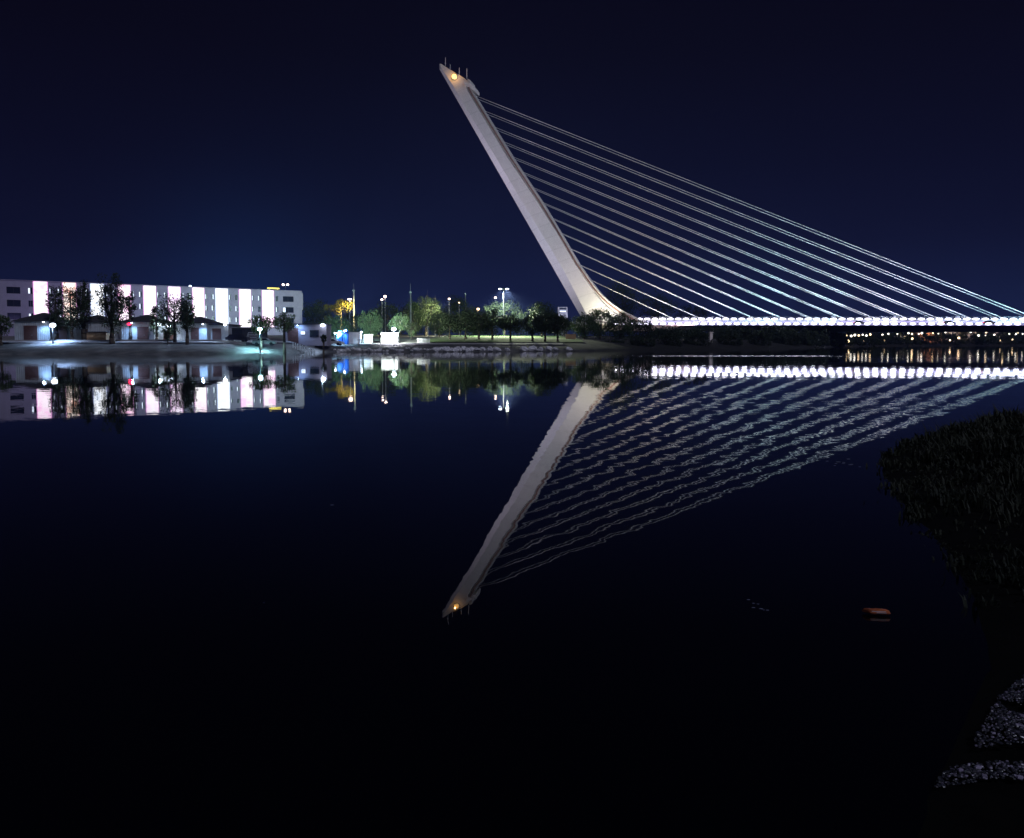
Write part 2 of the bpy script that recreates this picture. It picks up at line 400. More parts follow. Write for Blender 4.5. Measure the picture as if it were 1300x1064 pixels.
mb = MB(); mb.loft(rings); pylon = fixn(mb.build('pylon', M['concrete'], bridge))
mb = MB()
for (r0, r1) in zip(rings[7:-3], rings[8:-2]): mb.tube((r0[3]+r0[4])*.5, (r1[3]+r1[4])*.5, .42, n=6)
M['groove_brown'] = mat('brown_groove_line', (.30, .17, .15), .7, vary=.2, scale=.8); mb.build('groove_line', M['groove_brown'], pylon)  # brown tube added to draw the reddish-lit groove line
# platform below the tip
mb = MB()
def pbox(mb, u0, v0, u1, v1, s0, s1, skew=0):
    pts = [(u0, v0), (u1, v0+skew), (u1, v1+skew), (u0, v1)]
    n_ = [WL(*[(lambda q: (q[0], s0, q[1]))(AZ(u, v, s0))][0]) for u, v in pts]
    f_ = [WL(*[(lambda q: (q[0], s1, q[1]))(AZ(u, v, s0))][0]) for u, v in pts]
    mb.add(n_+f_, [(0, 1, 2, 3), (7, 6, 5, 4), (0, 4, 5, 1), (1, 5, 6, 2), (2, 6, 7, 3), (3, 7, 4, 0)])
pbox(mb, 588.5, 102.6, 599.5, 105.2, -5.2, 5.2, 4); pbox(mb, 590, 105.3, 600.3, 108.2, -4.9, 4.9, 3); pbox(mb, 593.5, 99.8, 597, 103.2, -4.0, 4.0, 2); pbox(mb, 597, 107.5, 601.5, 112, -4.75, 4.75, 2)
fixn(mb.build('platform', M['concrete'], pylon))
for (u, v0, v1, r) in ((565.5, 73, 83.5, .13), (571.5, 82, 90, .11), (583, 86, 95, .17), (592.6, 87, 100, .15)):
    a, z = AZ(u, v0, -1.5); a1, z1 = AZ(u, v1, -1.5)
    mb = MB(); mb.tube(WL(a, -1.5, z), WL(a, -1.5, z1), r, r*1.3); mb.box(WL(a, -1.5, z1+1.2), (.5, .5, .35)); mb.build('antenna', M['white_box'], pylon)
a, z = AZ(576.5, 97, -5.0)
mb = MB(); mb.ball(WL(a, -4.8, z), 1.25, 16, 10, (1, .35, 1)); mb.build('beacon', M['beacon'], pylon, smooth=True)
mb = MB(); mb.tube(WL(a, -4.75, z), WL(a, -3.6, z), 1.5, 1.5, 16); mb.build('beacon_housing', M['metal'], pylon)
light('POINT', W(a, -7, z), 600, (1, .5, .12), None, radius=.3).parent = pylon
bpy.data.objects['lamp_light'].location = WL(a, -7, z)

# deck heights: linear along the deck
aL, zL = AZ(800, 403.8, -3.2); aR, zR = AZ(1300, 403.8, -3.2)
bL, yL = AZ(800, 409.6, -15.4); bR, yR = AZ(1300, 409.6, -15.4)
def zt(a): return zL+(zR-zL)*(a-aL)/(aR-aL)
def zr(a): return yL+(yR-yL)*(a-bL)/(bR-bL)
A0, A1 = -12, 300
def sect(a):
    r = zr(a)-.55; t = zt(a)-.45
    return [(-15.6, r), (-15.6, r-.6), (-9, r-1.0), (-3.4, r-3.0), (3.4, r-3.0), (9, r-1.0), (15.6, r-.6), (15.6, r), (4.4, r), (3.3, t), (-3.3, t), (-4.4, r)]
mb = MB(); n_ = 12
mb.loft([[WL(a, s, z) for s, z in sect(a)] for a in [A0+(A1-A0)*k/30 for k in range(31)]])
deck = fixn(mb.build('deck', M['deck'], bridge))
def strip(s0, s1, dz, name, m, parent):
    mb = MB(); vs = []; fs = []
    for k in range(31):
        a = A0+(A1-A0)*k/30; vs += [WL(a, s0, zr(a)-.55+dz), WL(a, s1, zr(a)-.55+dz)]
    for k in range(30): fs.append((2*k, 2*k+2, 2*k+3, 2*k+1))
    mb.add(vs, fs); return mb.build(name, m, parent)
strip(-14.2, -4.8, .02, 'road_surface', M['asphalt'], deck); strip(4.8, 14.2, .02, 'road_surface', M['asphalt'], deck)
def railing(s, zf, h, step, name='railing'):
    mb = MB(); a = A0
    N = 30
    for k in range(N):
        a0 = A0+(A1-A0)*k/N; a1 = A0+(A1-A0)*(k+1)/N
        for hh in (h, h*.5): mb.tube(WL(a0, s, zf(a0)+hh), WL(a1, s, zf(a1)+hh), .04, n=4)
    while a < A1:
        mb.box(WL(a, s, zf(a)+h/2), (.06, .06, h)); a += step
    return mb.build(name, M['metal'], deck)
railing(-15.45, lambda a: zr(a)-.55, 1.1, 1.65); railing(15.45, lambda a: zr(a)-.55, 1.1, 1.65); railing(-3.1, lambda a: zt(a)-.45, 1.0, 1.65)
# lamps in two rows
a = aL-6; k = 0; LS = 3.42
RZ = math.atan2(DX.y, DX.x)
while k < 50:
    mb = MB(); mb.ball((0, 0, 0), 1, 8, 6, (1.25, .16, .32)); o = mb.build('walkway_lamp', M['rail_lamp'], deck, smooth=True); o.location = WL(a, -3.75, zt(a)-.35)
    o.rotation_euler = (0, 0, RZ)
    j = .3*mnoise.noise(Vector((k*.7, 2, 0)))
    mb = MB(); mb.ball((0, 0, 0), 1, 8, 6, (1.12+j*.8, .16, .42)); o = mb.build('roadside_lamp', M['rail_lamp_low'], deck, smooth=True); o.location = WL(a+.8, -15.75, zr(a)-.5)
    o.rotation_euler = (0, 0, RZ)
    a += LS; k += 1
def glowstrip(s, zf, h, a0, a1, m):
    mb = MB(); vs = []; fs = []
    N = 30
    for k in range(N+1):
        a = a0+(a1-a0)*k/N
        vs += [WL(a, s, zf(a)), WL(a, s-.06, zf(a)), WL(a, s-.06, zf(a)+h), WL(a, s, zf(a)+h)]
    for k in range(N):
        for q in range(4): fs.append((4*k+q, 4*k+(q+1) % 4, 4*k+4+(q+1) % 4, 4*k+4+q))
    mb.add(vs, fs); fixn(mb.build('fascia_glow', m, deck))
M['strip'] = mat('lavender_fascia_glow', (.8, .8, .9), .5, emis=(.55, .47, 1), estr=1.0)
glowstrip(-4.5, lambda a: zr(a)+.15, .75, aL-6, aL+175, M['strip'])  # added glow in place of light on the spine wall
glowstrip(-15.68, lambda a: zr(a)-1.0, .16, aL-6, aL+175, M['strip'])  # added glow in place of light below the deck edge
# cables
TV = [120.5, 140, 160.5, 179, 198, 217.5, 237, 256, 275.5, 294.5, 314, 334.8, 354]
DU = [1320, 1278, 1236, 1195, 1155, 1114, 1074, 1034, 997, 961.5, 926.5, 892, 857]
anch = []
for tv, du in zip(TV, DU):
    ta, tz = AZ(lerp(E_T, tv)-1, tv, -3)
    da, _ = AZ(du, 403, -3); dz = zt(da)-.6
    anch.append(da)
    for s in (-3, 3):
        mb = MB(); mb.tube(WL(ta, s, tz), WL(da, s, dz), .125, n=8); mb.tube(WL(da, s, dz-.1), WL(da, s, dz)+(WL(ta, s, tz)-WL(da, s, dz)).normalized()*3, .26, n=8)
        mb.build('cable', M['cable'], bridge, smooth=True)
# upward floodlights on the deck that light the cables
for k, a in enumerate([8, 32, 56, 80, 104, 128, 152, 176]):
    p = W(a, -14.9, zr(a)+.3)
    mb = MB(); mb.box(WL(a, -14.9, zr(a)-.2), (.8, .5, .5), RZ); mb.tube(WL(a, -14.9, zr(a)-.56), WL(a, -14.9, zr(a)-.3), .1)
    fl = mb.build('deck_floodlight', M['metal_dark'], deck)
    aim = W(a-26, 0, zr(a)+34)
    l = light('SPOT', p, [26000, 26000, 30000, 46000, 46000, 40000, 40000, 52000][k], [(1, .96, .8), (1, .92, .85), (.85, .8, 1), (.5, .85, 1), (.55, .85, 1), (.75, .78, 1), (.62, .72, 1), (.45, .82, 1)][k], None, aim, 128, .5, .25)
    l.parent = deck; l.location = p-OB
deckL = [W(a, -40, 0) for a in ()]

# ------------------------------------------------------------------ trees
def crown_mesh(rx, ry, rz, n_clump, per, leaf, seed, droop=0., holes=0.):
    rnd = random.Random(seed); mb = MB(); vs = []; fs = []
    for c_ in range(n_clump):
        th = rnd.uniform(0, 2*pi); cz = rnd.uniform(-1, 1); rr = math.sqrt(max(0, 1-cz*cz)); k = rnd.uniform(.45, .86)
        ctr = Vector((rr*cos(th)*rx*k, rr*sin(th)*ry*k, cz*rz*k))
        cr = rnd.uniform(.2, .36)*min(rx, rz)
        for i in range(per):
            d = Vector((rnd.gauss(0, 1), rnd.gauss(0, 1), rnd.gauss(0, 1))).normalized()
            q = ctr+d*cr*rnd.uniform(.55, 1.08)
            if droop: q.z -= rnd.random()*droop
            n = (d+Vector((rnd.gauss(0, .6), rnd.gauss(0, .6), rnd.gauss(0, .6)))).normalized()
            t = n.orthogonal().normalized(); t.rotate(Matrix.Rotation(rnd.uniform(0, 6.28), 3, n)); bt = n.cross(t)
            s_ = leaf*rnd.uniform(.6, 1.3); l_ = s_*rnd.uniform(.5, 1)
            if droop: bt = (bt+Vector((0, 0, -1.2))).normalized(); l_ *= 1.6
            m_ = len(vs)
            vs += [q-t*s_*.5, q-bt*l_*.5, q+t*s_*.5, q+bt*l_*.5]; fs.append((m_, m_+1, m_+2, m_+3))
    mb.add(vs, fs); return mb
NT = [0]
def tree(u, vtop, vbot, wpx, Y, label, m='leaf_dark', vg=None, dens=1., bark='bark', droop=0., asp=.8, group=None, lean=0, name='tree', tk=1., minleaf=.26):
    NT[0] += 1; seed = 100+NT[0]*13; rnd = random.Random(seed)
    X = XU(u, Y); g = gz(X, Y)-.1
    ztop = ZV(vtop, Y); zb = ZV(vbot, Y); rx = wpx*px(Y)/2; rz = (ztop-zb)/2; cz = (ztop+zb)/2-g
    root = empty(name, (X, Y, g)); tag(root, label, 'tree', group)
    mb = MB(); tr = (.05+.028*(ztop-g))*tk
    fk = max(.5, zb-g+.2*rz)
    x0 = Vector((0, 0, -.2)); x1 = Vector((lean*.5, rnd.uniform(-.2, .2), fk*.55)); x2 = Vector((lean, 0, fk))
    mb.tube(x0, x1, tr*1.25, tr, 8); mb.tube(x1, x2, tr, tr*.8, 8)
    top = Vector((lean, 0, cz+rz*.5)); mb.tube(x2, top, tr*.8, tr*.25, 7)
    for k in range(7):
        th = k*2.4+rnd.random(); h = rnd.uniform(.0, .7); st = x2.lerp(top, h)
        en = Vector((lean+cos(th)*rx*.7, sin(th)*rx*asp*.7, cz+rnd.uniform(-.3, .6)*rz))
        mid = st.lerp(en, .5)+Vector((0, 0, -.1*rz)); mb.tube(st, mid, tr*.45, tr*.3, 5); mb.tube(mid, en, tr*.3, tr*.1, 5)
    mb.build('trunk', M[bark], root, smooth=True)
    area = wpx*abs(vbot-vtop)
    leaf = max(minleaf, 1.45*px(Y)); ncl = int(max(16, min(75, area/17)))
    per = int(max(30, min(420, dens*rx*rz*3.4/(leaf*leaf)/ncl*6.5)))
    cm = crown_mesh(rx, rx*asp, rz, ncl, per, leaf, seed, droop)
    o = cm.build('crown', M[m], root); o.location = (lean, 0, cz)
    return root
# in front of the lit white building, left
tree(2, 398, 427, 34, 138, 'small leafy green tree cut off by the left edge of the photo', 'leaf')
tree(72, 356, 424, 26, 149, 'dark leafy tree filling the gap right of the first light panel', 'leaf_dark', dens=.6)
tree(107, 350, 424, 28, 149, 'dark leafy tree filling the gap left of the third light panel', 'leaf_dark', dens=.6)
tree(91, 352, 428, 50, 146, 'tall sparse dark tree before the orange-tinted light panel', 'leaf_dark', dens=.6, tk=.8)
tree(143, 338, 432, 42, 141, 'tallest dark tree, towering left of the red light', 'leaf_dark', dens=.8)
tree(166, 366, 408, 18, 150, 'thin twiggy dark tree in front of the fourth light panel', 'leaf_dark', dens=.3)
tree(222, 369, 426, 50, 142, 'broad dark tree before the sixth light panel, with a leaning crown', 'leaf_dark', dens=.6)
tree(238, 370, 428, 26, 139, 'dense dark slim tree just left of the seventh light panel', 'leaf_dark', dens=1.1)
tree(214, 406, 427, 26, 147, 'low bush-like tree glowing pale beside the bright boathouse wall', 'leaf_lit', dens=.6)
tree(213, 418, 434, 10, 139, 'tiny sapling in front of the bright boathouse wall', 'leaf_dark', dens=.4)
tree(331, 397, 427, 34, 142, 'round tree lit cyan by the lamp post under it', 'leaf', dens=.8)
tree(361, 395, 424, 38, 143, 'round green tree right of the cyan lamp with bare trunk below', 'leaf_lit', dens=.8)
tree(411, 424, 436, 9, 146, 'small dark rounded shrub-tree in front of the bright annex corner', 'leaf_dark')
# centre groups
tree(199, 384, 428, 20, 148, 'small dark tree between the fifth and sixth light panels', 'leaf_dark', dens=.35)
tree(402, 377, 430, 42, 250, 'dark tree directly right of the white building end wall', 'leaf_dark')
tree(433, 380, 400, 46, 235, 'wide tree crown glowing yellow under a street lamp', 'leaf_yellow', dens=1.1, asp=.5)
tree(428, 396, 431, 40, 215, 'weeping grey-green tree below the yellow glowing crown', 'leaf', droop=1.6)
tree(452, 399, 431, 30, 225, 'dark rounded tree between the yellow crown and the bright green tree', 'leaf_dark')
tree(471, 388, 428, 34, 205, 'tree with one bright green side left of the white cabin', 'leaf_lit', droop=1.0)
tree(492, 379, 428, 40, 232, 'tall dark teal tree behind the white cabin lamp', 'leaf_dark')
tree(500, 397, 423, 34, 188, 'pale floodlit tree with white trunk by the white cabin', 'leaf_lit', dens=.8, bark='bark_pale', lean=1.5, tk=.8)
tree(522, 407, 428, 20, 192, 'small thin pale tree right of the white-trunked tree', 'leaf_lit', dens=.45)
tree(524, 378, 426, 36, 250, 'dark tree with a mast rising out of its top', 'leaf')
tree(541, 375, 420, 50, 262, 'large tree with yellow-green lit upper right side', 'leaf_lit')
tree(583, 371, 424, 42, 300, 'tall brownish tree behind the row, with a small warm lamp beside it', 'leaf')
tree(558, 395, 427, 40, 205, 'dark rounded tree at the left start of the lawn row', 'leaf_dark')
for k, (u, vt, wd, Y) in enumerate([(412, 393, 30, 275), (443, 394, 32, 280), (464, 391, 34, 285), (482, 386, 36, 290), (509, 385, 36, 290), (527, 388, 34, 300), (560, 386, 36, 305), (602, 386, 34, 310), (619, 388, 32, 300), (662, 390, 34, 290), (704, 394, 30, 290)]):
    tree(u, vt, 430, wd, Y, 'dark background tree filling the canopy behind the lamp-lit trees', 'leaf_dark' if k % 3 else 'leaf', dens=.9, group='dark trees behind the lamp-lit trees')
ROW = 'dark trees standing in a row along the lawn'
rowl = ['first dark tree on the lawn row, trunk near the left end of the lawn', 'second dark lawn tree, small with a straight trunk',
        'third dark lawn tree below the brown tree', 'fourth dark lawn tree, left of the tall blue-white lamp mast', 'fifth dark lawn tree under the bright green crown, leaning trunk',
        'sixth dark lawn tree right of the bright green crown', 'seventh dark lawn tree under the tallest dark crown', 'eighth dark lawn tree, last before the ochre wall']
for (u, vt, wd), lb in zip([(571, 396, 34), (591, 393, 34), (608, 392, 36), (625, 391, 34), (648, 396, 34), (676, 398, 36), (692, 394, 34), (708, 396, 34)], rowl):
    tree(u, vt, 427.5, wd, 187, lb, 'leaf_dark', dens=1.2, group=ROW)
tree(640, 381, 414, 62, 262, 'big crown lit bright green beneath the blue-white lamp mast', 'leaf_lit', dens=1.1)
tree(688, 379, 424, 42, 235, 'tallest dark crown between the green-lit tree and the pylon', 'leaf_dark', dens=1.2)
tree(716, 397, 427, 26, 250, 'dark tree just left of the pylon foot', 'leaf_dark')
tree(742, 396, 431, 40, 215, 'green bushy tree at the left side of the pylon foot', 'leaf', dens=1.2)
tree(762, 389, 431, 46, 222, 'green bushy tree covering the middle of the pylon foot', 'leaf', dens=1.2)
tree(787, 395, 436, 42, 232, 'dark bushy tree where the bridge deck meets the pylon', 'leaf', dens=1.2)
tree(812, 402, 440, 44, 245, 'low dark bushy tree partly covering the deck end', 'leaf_dark', dens=1.2)
tree(846, 413, 441, 46, 262, 'low dark tree under the left part of the deck', 'leaf_dark', dens=1.1)
tree(776, 431, 443, 60, 205, 'low shoreline thicket below the pylon foot trees', 'leaf_dark', dens=1.1, asp=.4)
TH = 'dark thickets on the shore under the left half of the deck'
for k, (u, vt, vb, wd, off, lb) in enumerate([(818, 424, 443, 40, 6, 'dark shore thicket nearest the pylon under the deck end'), (850, 422, 442, 44, 8, 'second dark shore thicket from the pylon'), (885, 421, 442, 46, 8, 'third dark shore thicket, left of the small lit hut'),
      (925, 423, 442, 44, 8, 'dark shore thicket right of the small lit hut'), (962, 421, 442, 44, 8, 'dark shore thicket near the middle of the deck'), (1000, 422, 441, 46, 8, 'dark shore thicket below the middle cables'), (1036, 422, 441, 40, 8, 'dark shore thicket just left of the first far bank lamps')]):
    Y = 240.
    for _ in range(12): Y = .5*Y+.5*(shore(XU(u, Y))+off)
    tree(u, vt, vb+.6, wd, Y, lb, 'leaf_dark', dens=1.2, asp=.5, group=TH)
BH = 'dim trees rising behind the bridge'
tree(790, 352, 410, 52, 470, 'dim brownish tall tree behind the lowest cables beside the pylon', 'leaf', dens=.7, group=BH)
tree(833, 370, 410, 60, 480, 'dim tree behind the deck right of the pylon curve', 'leaf', dens=.6, group=BH)
tree(880, 385, 412, 50, 490, 'dim low tree behind the deck under the lowest cables', 'leaf_dark', dens=.7, group=BH)

# far wood on the right bank: one mass
def wood(name, pts, m, leaf, label, seed=5):
    rnd = random.Random(seed); mb = MB(); vs = []; fs = []
    for (u, vt, Y, wd, vb) in pts:
        X = XU(u, Y); top = ZV(vt, Y); bot = max(.1, ZV(vb, Y)); r = wd*px(Y)/2
        for c_ in range(16):
            cc = Vector((X+rnd.uniform(-1, 1)*r, Y+rnd.uniform(-6, 6), rnd.uniform(bot+.5, top-1.2)))
            cr = rnd.uniform(1.2, 2.6)
            for i in range(42):
                d = Vector((rnd.gauss(0, 1), rnd.gauss(0, 1), rnd.gauss(0, .8))).normalized()
                q = cc+d*cr*rnd.uniform(.6, 1.05)
                t = d.orthogonal().normalized(); t.rotate(Matrix.Rotation(rnd.uniform(0, 6), 3, d)); bt = (d.cross(t)+Vector((0, 0, .4))).normalized()
                s_ = leaf*rnd.uniform(.6, 1.4); k = len(vs)
                vs += [q-t*s_*.5, q-bt*s_*.4, q+t*s_*.5, q+bt*s_*.4]; fs.append((k, k+1, k+2, k+3))
    mb.add(vs, fs); return tag(mb.build(name, M[m]), label, 'wood', kind='stuff')
rnd = random.Random(3)
wp = []
for k in range(70):
    u = 830+k*8.2; X0 = (u-650)/F
    Y = 300
    for _ in range(300):
        if Y > shore(X0*Y)+5: break
        Y += 2
    for q in range(2):
        YY = Y+q*16+rnd.uniform(0, 6)
        wp.append((u+rnd.uniform(-5, 5), 419-q*3+rnd.uniform(-3, 4)+(2.5 if u > 1070 else 0), YY, 16, 441))
wood('far_wood', wp, 'leaf_dark', .75, 'dark band of trees along the far bank below the bridge deck')

# ------------------------------------------------------------------ pylon floodlights
def flood(a, s, aim, power, col, cone, label, blend=.7):
    p = W(a, s, 0); g = gz(p.x, p.y); root = empty('floodlight', (p.x, p.y, g)); tag(root, label, 'floodlight', 'floodlights around the pylon foot')
    mb = MB(); mb.box((0, 0, .6), (.9, .6, .7)); mb.build('housing', M['metal_dark'], root)
    mb = MB(); mb.tube((0, 0, -.1), (0, 0, .3), .12); mb.build('mount', M['metal'], root)
    light('SPOT', (p.x, p.y, g+1.3), power, col, root, aim, cone, blend, .5)
def PY(v, k=.5, s=0):
    a, z = AZ(Bv(v)+(lerp(E_T, v)-Bv(v))*k, v, s); return W(a, s, z)
flood(-120, -34, PY(150), 185000, (.84, .74, 1), 50, 'floodlight aimed at the upper pylon from far left of its foot')
flood(-95, -22, PY(270), 125000, (.76, .73, 1), 80, 'floodlight aimed at the back edge of the pylon')
flood(-60, -30, PY(350), 40000, (.82, .80, 1), 90, 'floodlight aimed at the lower back edge of the pylon')
flood(-2, -60, PY(150), 105000, (.96, .78, .92), 40, 'floodlight aimed at the upper pylon from straight in front')
flood(4, -48, PY(270), 36000, (.92, .82, 1), 70, 'floodlight aimed at the middle of the pylon')
flood(10, -26, PY(372, .7), 15000, (1, .90, .42), 70, 'warm floodlight close under the pylon curve')
flood(44, -20, PY(300, .9), 32000, (1, .68, .66), 80, 'rosy floodlight facing the cable side of the pylon')

# ------------------------------------------------------------------ buildings, left bank
BL = Vector((-130, 195)); BR = Vector((-65.4, 240)); BD = (BR-BL).normalized(); BN = Vector((BD.y, -BD.x))   # BN towards river
ROOFZ = 2+81*195/F+1.0
def bpt(u):
    r = ray(u, 434.7); r2 = Vector((r.x, r.y)); t = BL.dot(BN)/r2.dot(BN); return (r2*t-BL).dot(BD)
BO = Vector((BL.x, BL.y, 3.6)); RZB = math.atan2(BD.y, BD.x)
bld = empty('apartment_building', BO, RZB); tag(bld, 'long white four storey building with ten glowing vertical light panels', 'building')
ROOFZ = P(184, 362, 214).z-BO.z
LEN0 = -75; LEN1 = bpt(384)
# wall slab with real window openings made from strips: build the facade as piers and spandrels
floors = [(ROOFZ-3.4, ROOFZ-1.7), (ROOFZ-6.7, ROOFZ-5.0), (ROOFZ-10.0, ROOFZ-8.3)]
panels = [(45, 62), (82, 98), (117, 133), (152, 167), (184, 199), (215.5, 230), (246, 260), (275, 290), (305, 319), (334, 348)]
wins = []
for k, (u0, u1) in enumerate([(10.5, 28), (37.5, 44), (360, 373.5)]): wins.append((bpt(u0), bpt(u1), k != 1))
for (a_, b_), (c_, d_) in zip(panels, panels[1:]):
    g_ = c_-b_
    wins.append((bpt(b_+g_*.12), bpt(b_+g_*.30), False)); wins.append((bpt(c_-g_*.36), bpt(c_-g_*.14), False))
wins.append((bpt(351), bpt(354.2), False))
for k in range(7): wins.append((-9-k*9.2, -5.4-k*9.2, True))
wins.sort()
mb = MB()
DEP = 13.
def slab(x0, x1, z0, z1, y0=0., y1=.35):
    mb.box(((x0+x1)/2, (y0+y1)/2, (z0+z1)/2), (x1-x0, y1-y0, z1-z0))
xcur = LEN0
zt_ = ROOFZ
edges = [(w_[0], w_[1]) for w_ in wins]
for x0, x1 in edges:
    slab(xcur, x0, 0, zt_)
    zc = 0
    for (f0, f1) in reversed(floors): slab(x0, x1, zc, f0); zc = f1
    slab(x0, x1, zc, zt_); xcur = x1
slab(xcur, LEN1, 0, zt_)
mb.box((LEN1-.17, DEP/2+.3, zt_/2), (.34, DEP-.1, zt_)); mb.box((LEN0+.17, DEP/2+.3, zt_/2), (.34, DEP-.1, zt_))
mb.box(((LEN0+LEN1)/2, DEP+.4, zt_/2), (LEN1-LEN0-.8, .3, zt_)); mb.box(((LEN0+LEN1)/2, DEP/2+.2, zt_-.6), (LEN1-LEN0-.8, DEP-.3, .3))
mb.build('wall', M['white_wall'], bld)
mb = MB(); mb.box(((LEN0+LEN1)/2, .12, zt_+.06), (LEN1-LEN0+.2, .6, .12)); mb.build('coping', M['white_wall'], bld)
mb = MB(); mb.box((LEN1+.55, 5, zt_-3.0), (1.0, 6, 5.2)); mb.build('balcony_tower', M['white_wall'], bld)
lit = random.Random(11)
nw = 0
for x0, x1, big in wins:
    for fi, (f0, f1) in enumerate(floors):
        nw += 1
        mb = MB(); t_ = .09
        for (cx, w_) in ((x0+t_/2, t_), (x1-t_/2, t_), ((x0+x1)/2, t_ if big else .06)): mb.box((cx, .2, (f0+f1)/2), (w_, .1, f1-f0-.01))
        mb.box(((x0+x1)/2, .2, f0+.04), (x1-x0, .1, .08)); mb.box(((x0+x1)/2, .2, f1-.04), (x1-x0, .1, .08))
        wn = mb.build('window', M['metal'] if not big else M['metal_dark'], bld)
        mb = MB(); mb.box(((x0+x1)/2, .26, (f0+f1)/2), (x1-x0, .03, f1-f0)); mb.build('pane', M['win_dark'], wn)
        if x0 > 38 or not big:
            # emissive strip standing in for light caught on the window jamb
            if lit.random() < (.85 if not big else .6) :
                wd = (x1-x0)*(.34 if not big else .22); xx = x0+wd/2+.1 if big or lit.random() < .6 else x1-wd/2-.1
                mb = MB(); mb.box((xx, .235, (f0+f1)/2), (wd, .015, (f1-f0)*.82)); mb.build('jamb_glow', M['win_lit'], wn)
pc = [((1, .55, .85), (1, .86, .97)), ((1, .5, .35), (1, .85, .75)), ((.75, .85, 1), (.95, .97, 1)), ((1, .5, .75), (1, .82, .93)), ((1, .7, .93), (1, .92, .99)),
      ((.95, .6, .95), (1, .85, 1)), ((1, .72, .85), (1, .93, .95)), ((.9, .93, 1), (1, 1, 1)), ((1, .55, .9), (1, .93, .9)), ((1, .55, .8), (1, .86, .96))]
for k, (u0, u1) in enumerate(panels):
    x0, x1 = bpt(u0), bpt(u1); mb = MB(); ztp = ROOFZ-.12; zbt = ROOFZ-11.2
    mb.box(((x0+x1)/2, -.12, (ztp+zbt)/2), (x1-x0, .2, ztp-zbt)); mb.build('light_panel', led_mat('led_%d' % k, pc[k][0], pc[k][1], 1.5, k), bld)
    mb = MB(); mb.box(((x0+x1)/2, -.03, (ztp+zbt)/2), (x1-x0+.34, .1, ztp-zbt-.02)); mb.build('panel_edge_glow', M['edge_b' if k in (2, 7) else 'edge_p'], bld)
p0 = P(341, 367.6, 238)-BO
ys = MB(); ys.box((0, 0, 0), (3.6, .5, .35), 0); ys.tube((-1.2, 0, -.8), (-1.2, 0, 0), .05); ys.tube((1.2, 0, -.8), (1.2, 0, 0), .05)
o = ys.build('rooftop_sign', M['yellow_sign'], bld); q = Matrix.Rotation(-RZB, 3, 'Z') @ Vector((P(347, 367, 236)-BO)); o.location = (q.x, q.y, ROOFZ+.65)

# added unseen lamps that wash the building front, behind the boathouse roofs
for k, (u, Y, aimu) in enumerate([(30, 172, 30), (100, 178, 100), (170, 184, 170), (235, 192, 235), (300, 200, 300), (368, 212, 368)]):
    X = XU(u, Y); g = gz(X, Y)
    root = empty('added_wall_wash', (X, Y, g)); tag(root, 'added floodlight on a short post washing the white building, number %s from the left' % ['first', 'second', 'third', 'fourth', 'fifth', 'sixth'][k], 'floodlight', 'added lights washing the white building')
    mb = MB(); mb.tube((0, 0, -.1), (0, 0, 2.4), .07); mb.build('pole', M['metal'], root); mb = MB(); mb.box((0, 0, 2.6), (.5, .3, .35)); mb.build('lamp_head', M['metal_dark'], root)
    light('SPOT', (X, Y+.3, g+2.9), 2600, (.42, .34, 1), root, (XU(aimu, Y)-2, Y+30, 12), 130, .5, .3)

# boathouses
def hiphouse(u0, u1, ve, va, Y, doors, label, depth=8):
    X0, X1 = XU(u0, Y), XU(u1, Y); Xc = (X0+X1)/2; g = gz(Xc, Y+depth/2)-.3; W_ = X1-X0; he = ZV(ve, Y)-g; ha = ZV(va, Y+depth/2)-g
    root = empty('boathouse', (Xc, Y, g)); tag(root, label, 'boathouse', 'boathouses along the far bank')
    mb = MB(); mb.box((0, depth/2, he/2), (W_-.6, depth, he))
    n = int(W_/.45)
    for i in range(n+1): mb.box((-W_/2+.35+i*(W_-.7)/n, -.03, he/2), (.08, .06, he-.1))
    mb.build('wall', M['boat_wall'], root)
    mb = MB(); e = .25; hx = W_/2; vs = [(-hx, -e, he), (hx, -e, he), (hx, depth+e, he), (-hx, depth+e, he), (-hx, -e, he-.18), (hx, -e, he-.18), (hx, depth+e, he-.18), (-hx, depth+e, he-.18), (-.3, depth/2, ha), (.3, depth/2, ha)]
    mb.add(vs, [(0, 1, 9, 8), (1, 2, 9), (2, 3, 8, 9), (3, 0, 8), (0, 4, 5, 1), (1, 5, 6, 2), (2, 6, 7, 3), (3, 7, 4, 0), (4, 7, 6, 5)])
    mb.build('roof', M['roof_dark'], root)
    for (d0, d1, vt) in doors:
        a0, a1 = XU(d0, Y)-Xc, XU(d1, Y)-Xc; hh = ZV(vt, Y)-g
        mb = MB(); mb.box(((a0+a1)/2, -.1, hh/2), (a1-a0, .12, hh))
        for i in range(1, 5): mb.box(((a0+a1)/2, -.17, hh*i/5), (a1-a0, .03, .05))
        d = mb.build('door', M['door_brown'], root)
        mb = MB(); mb.box(((a0+a1)/2+.3, -.2, 1.1), (.3, .05, .06)); mb.build('handle', M['metal'], d)
    return root
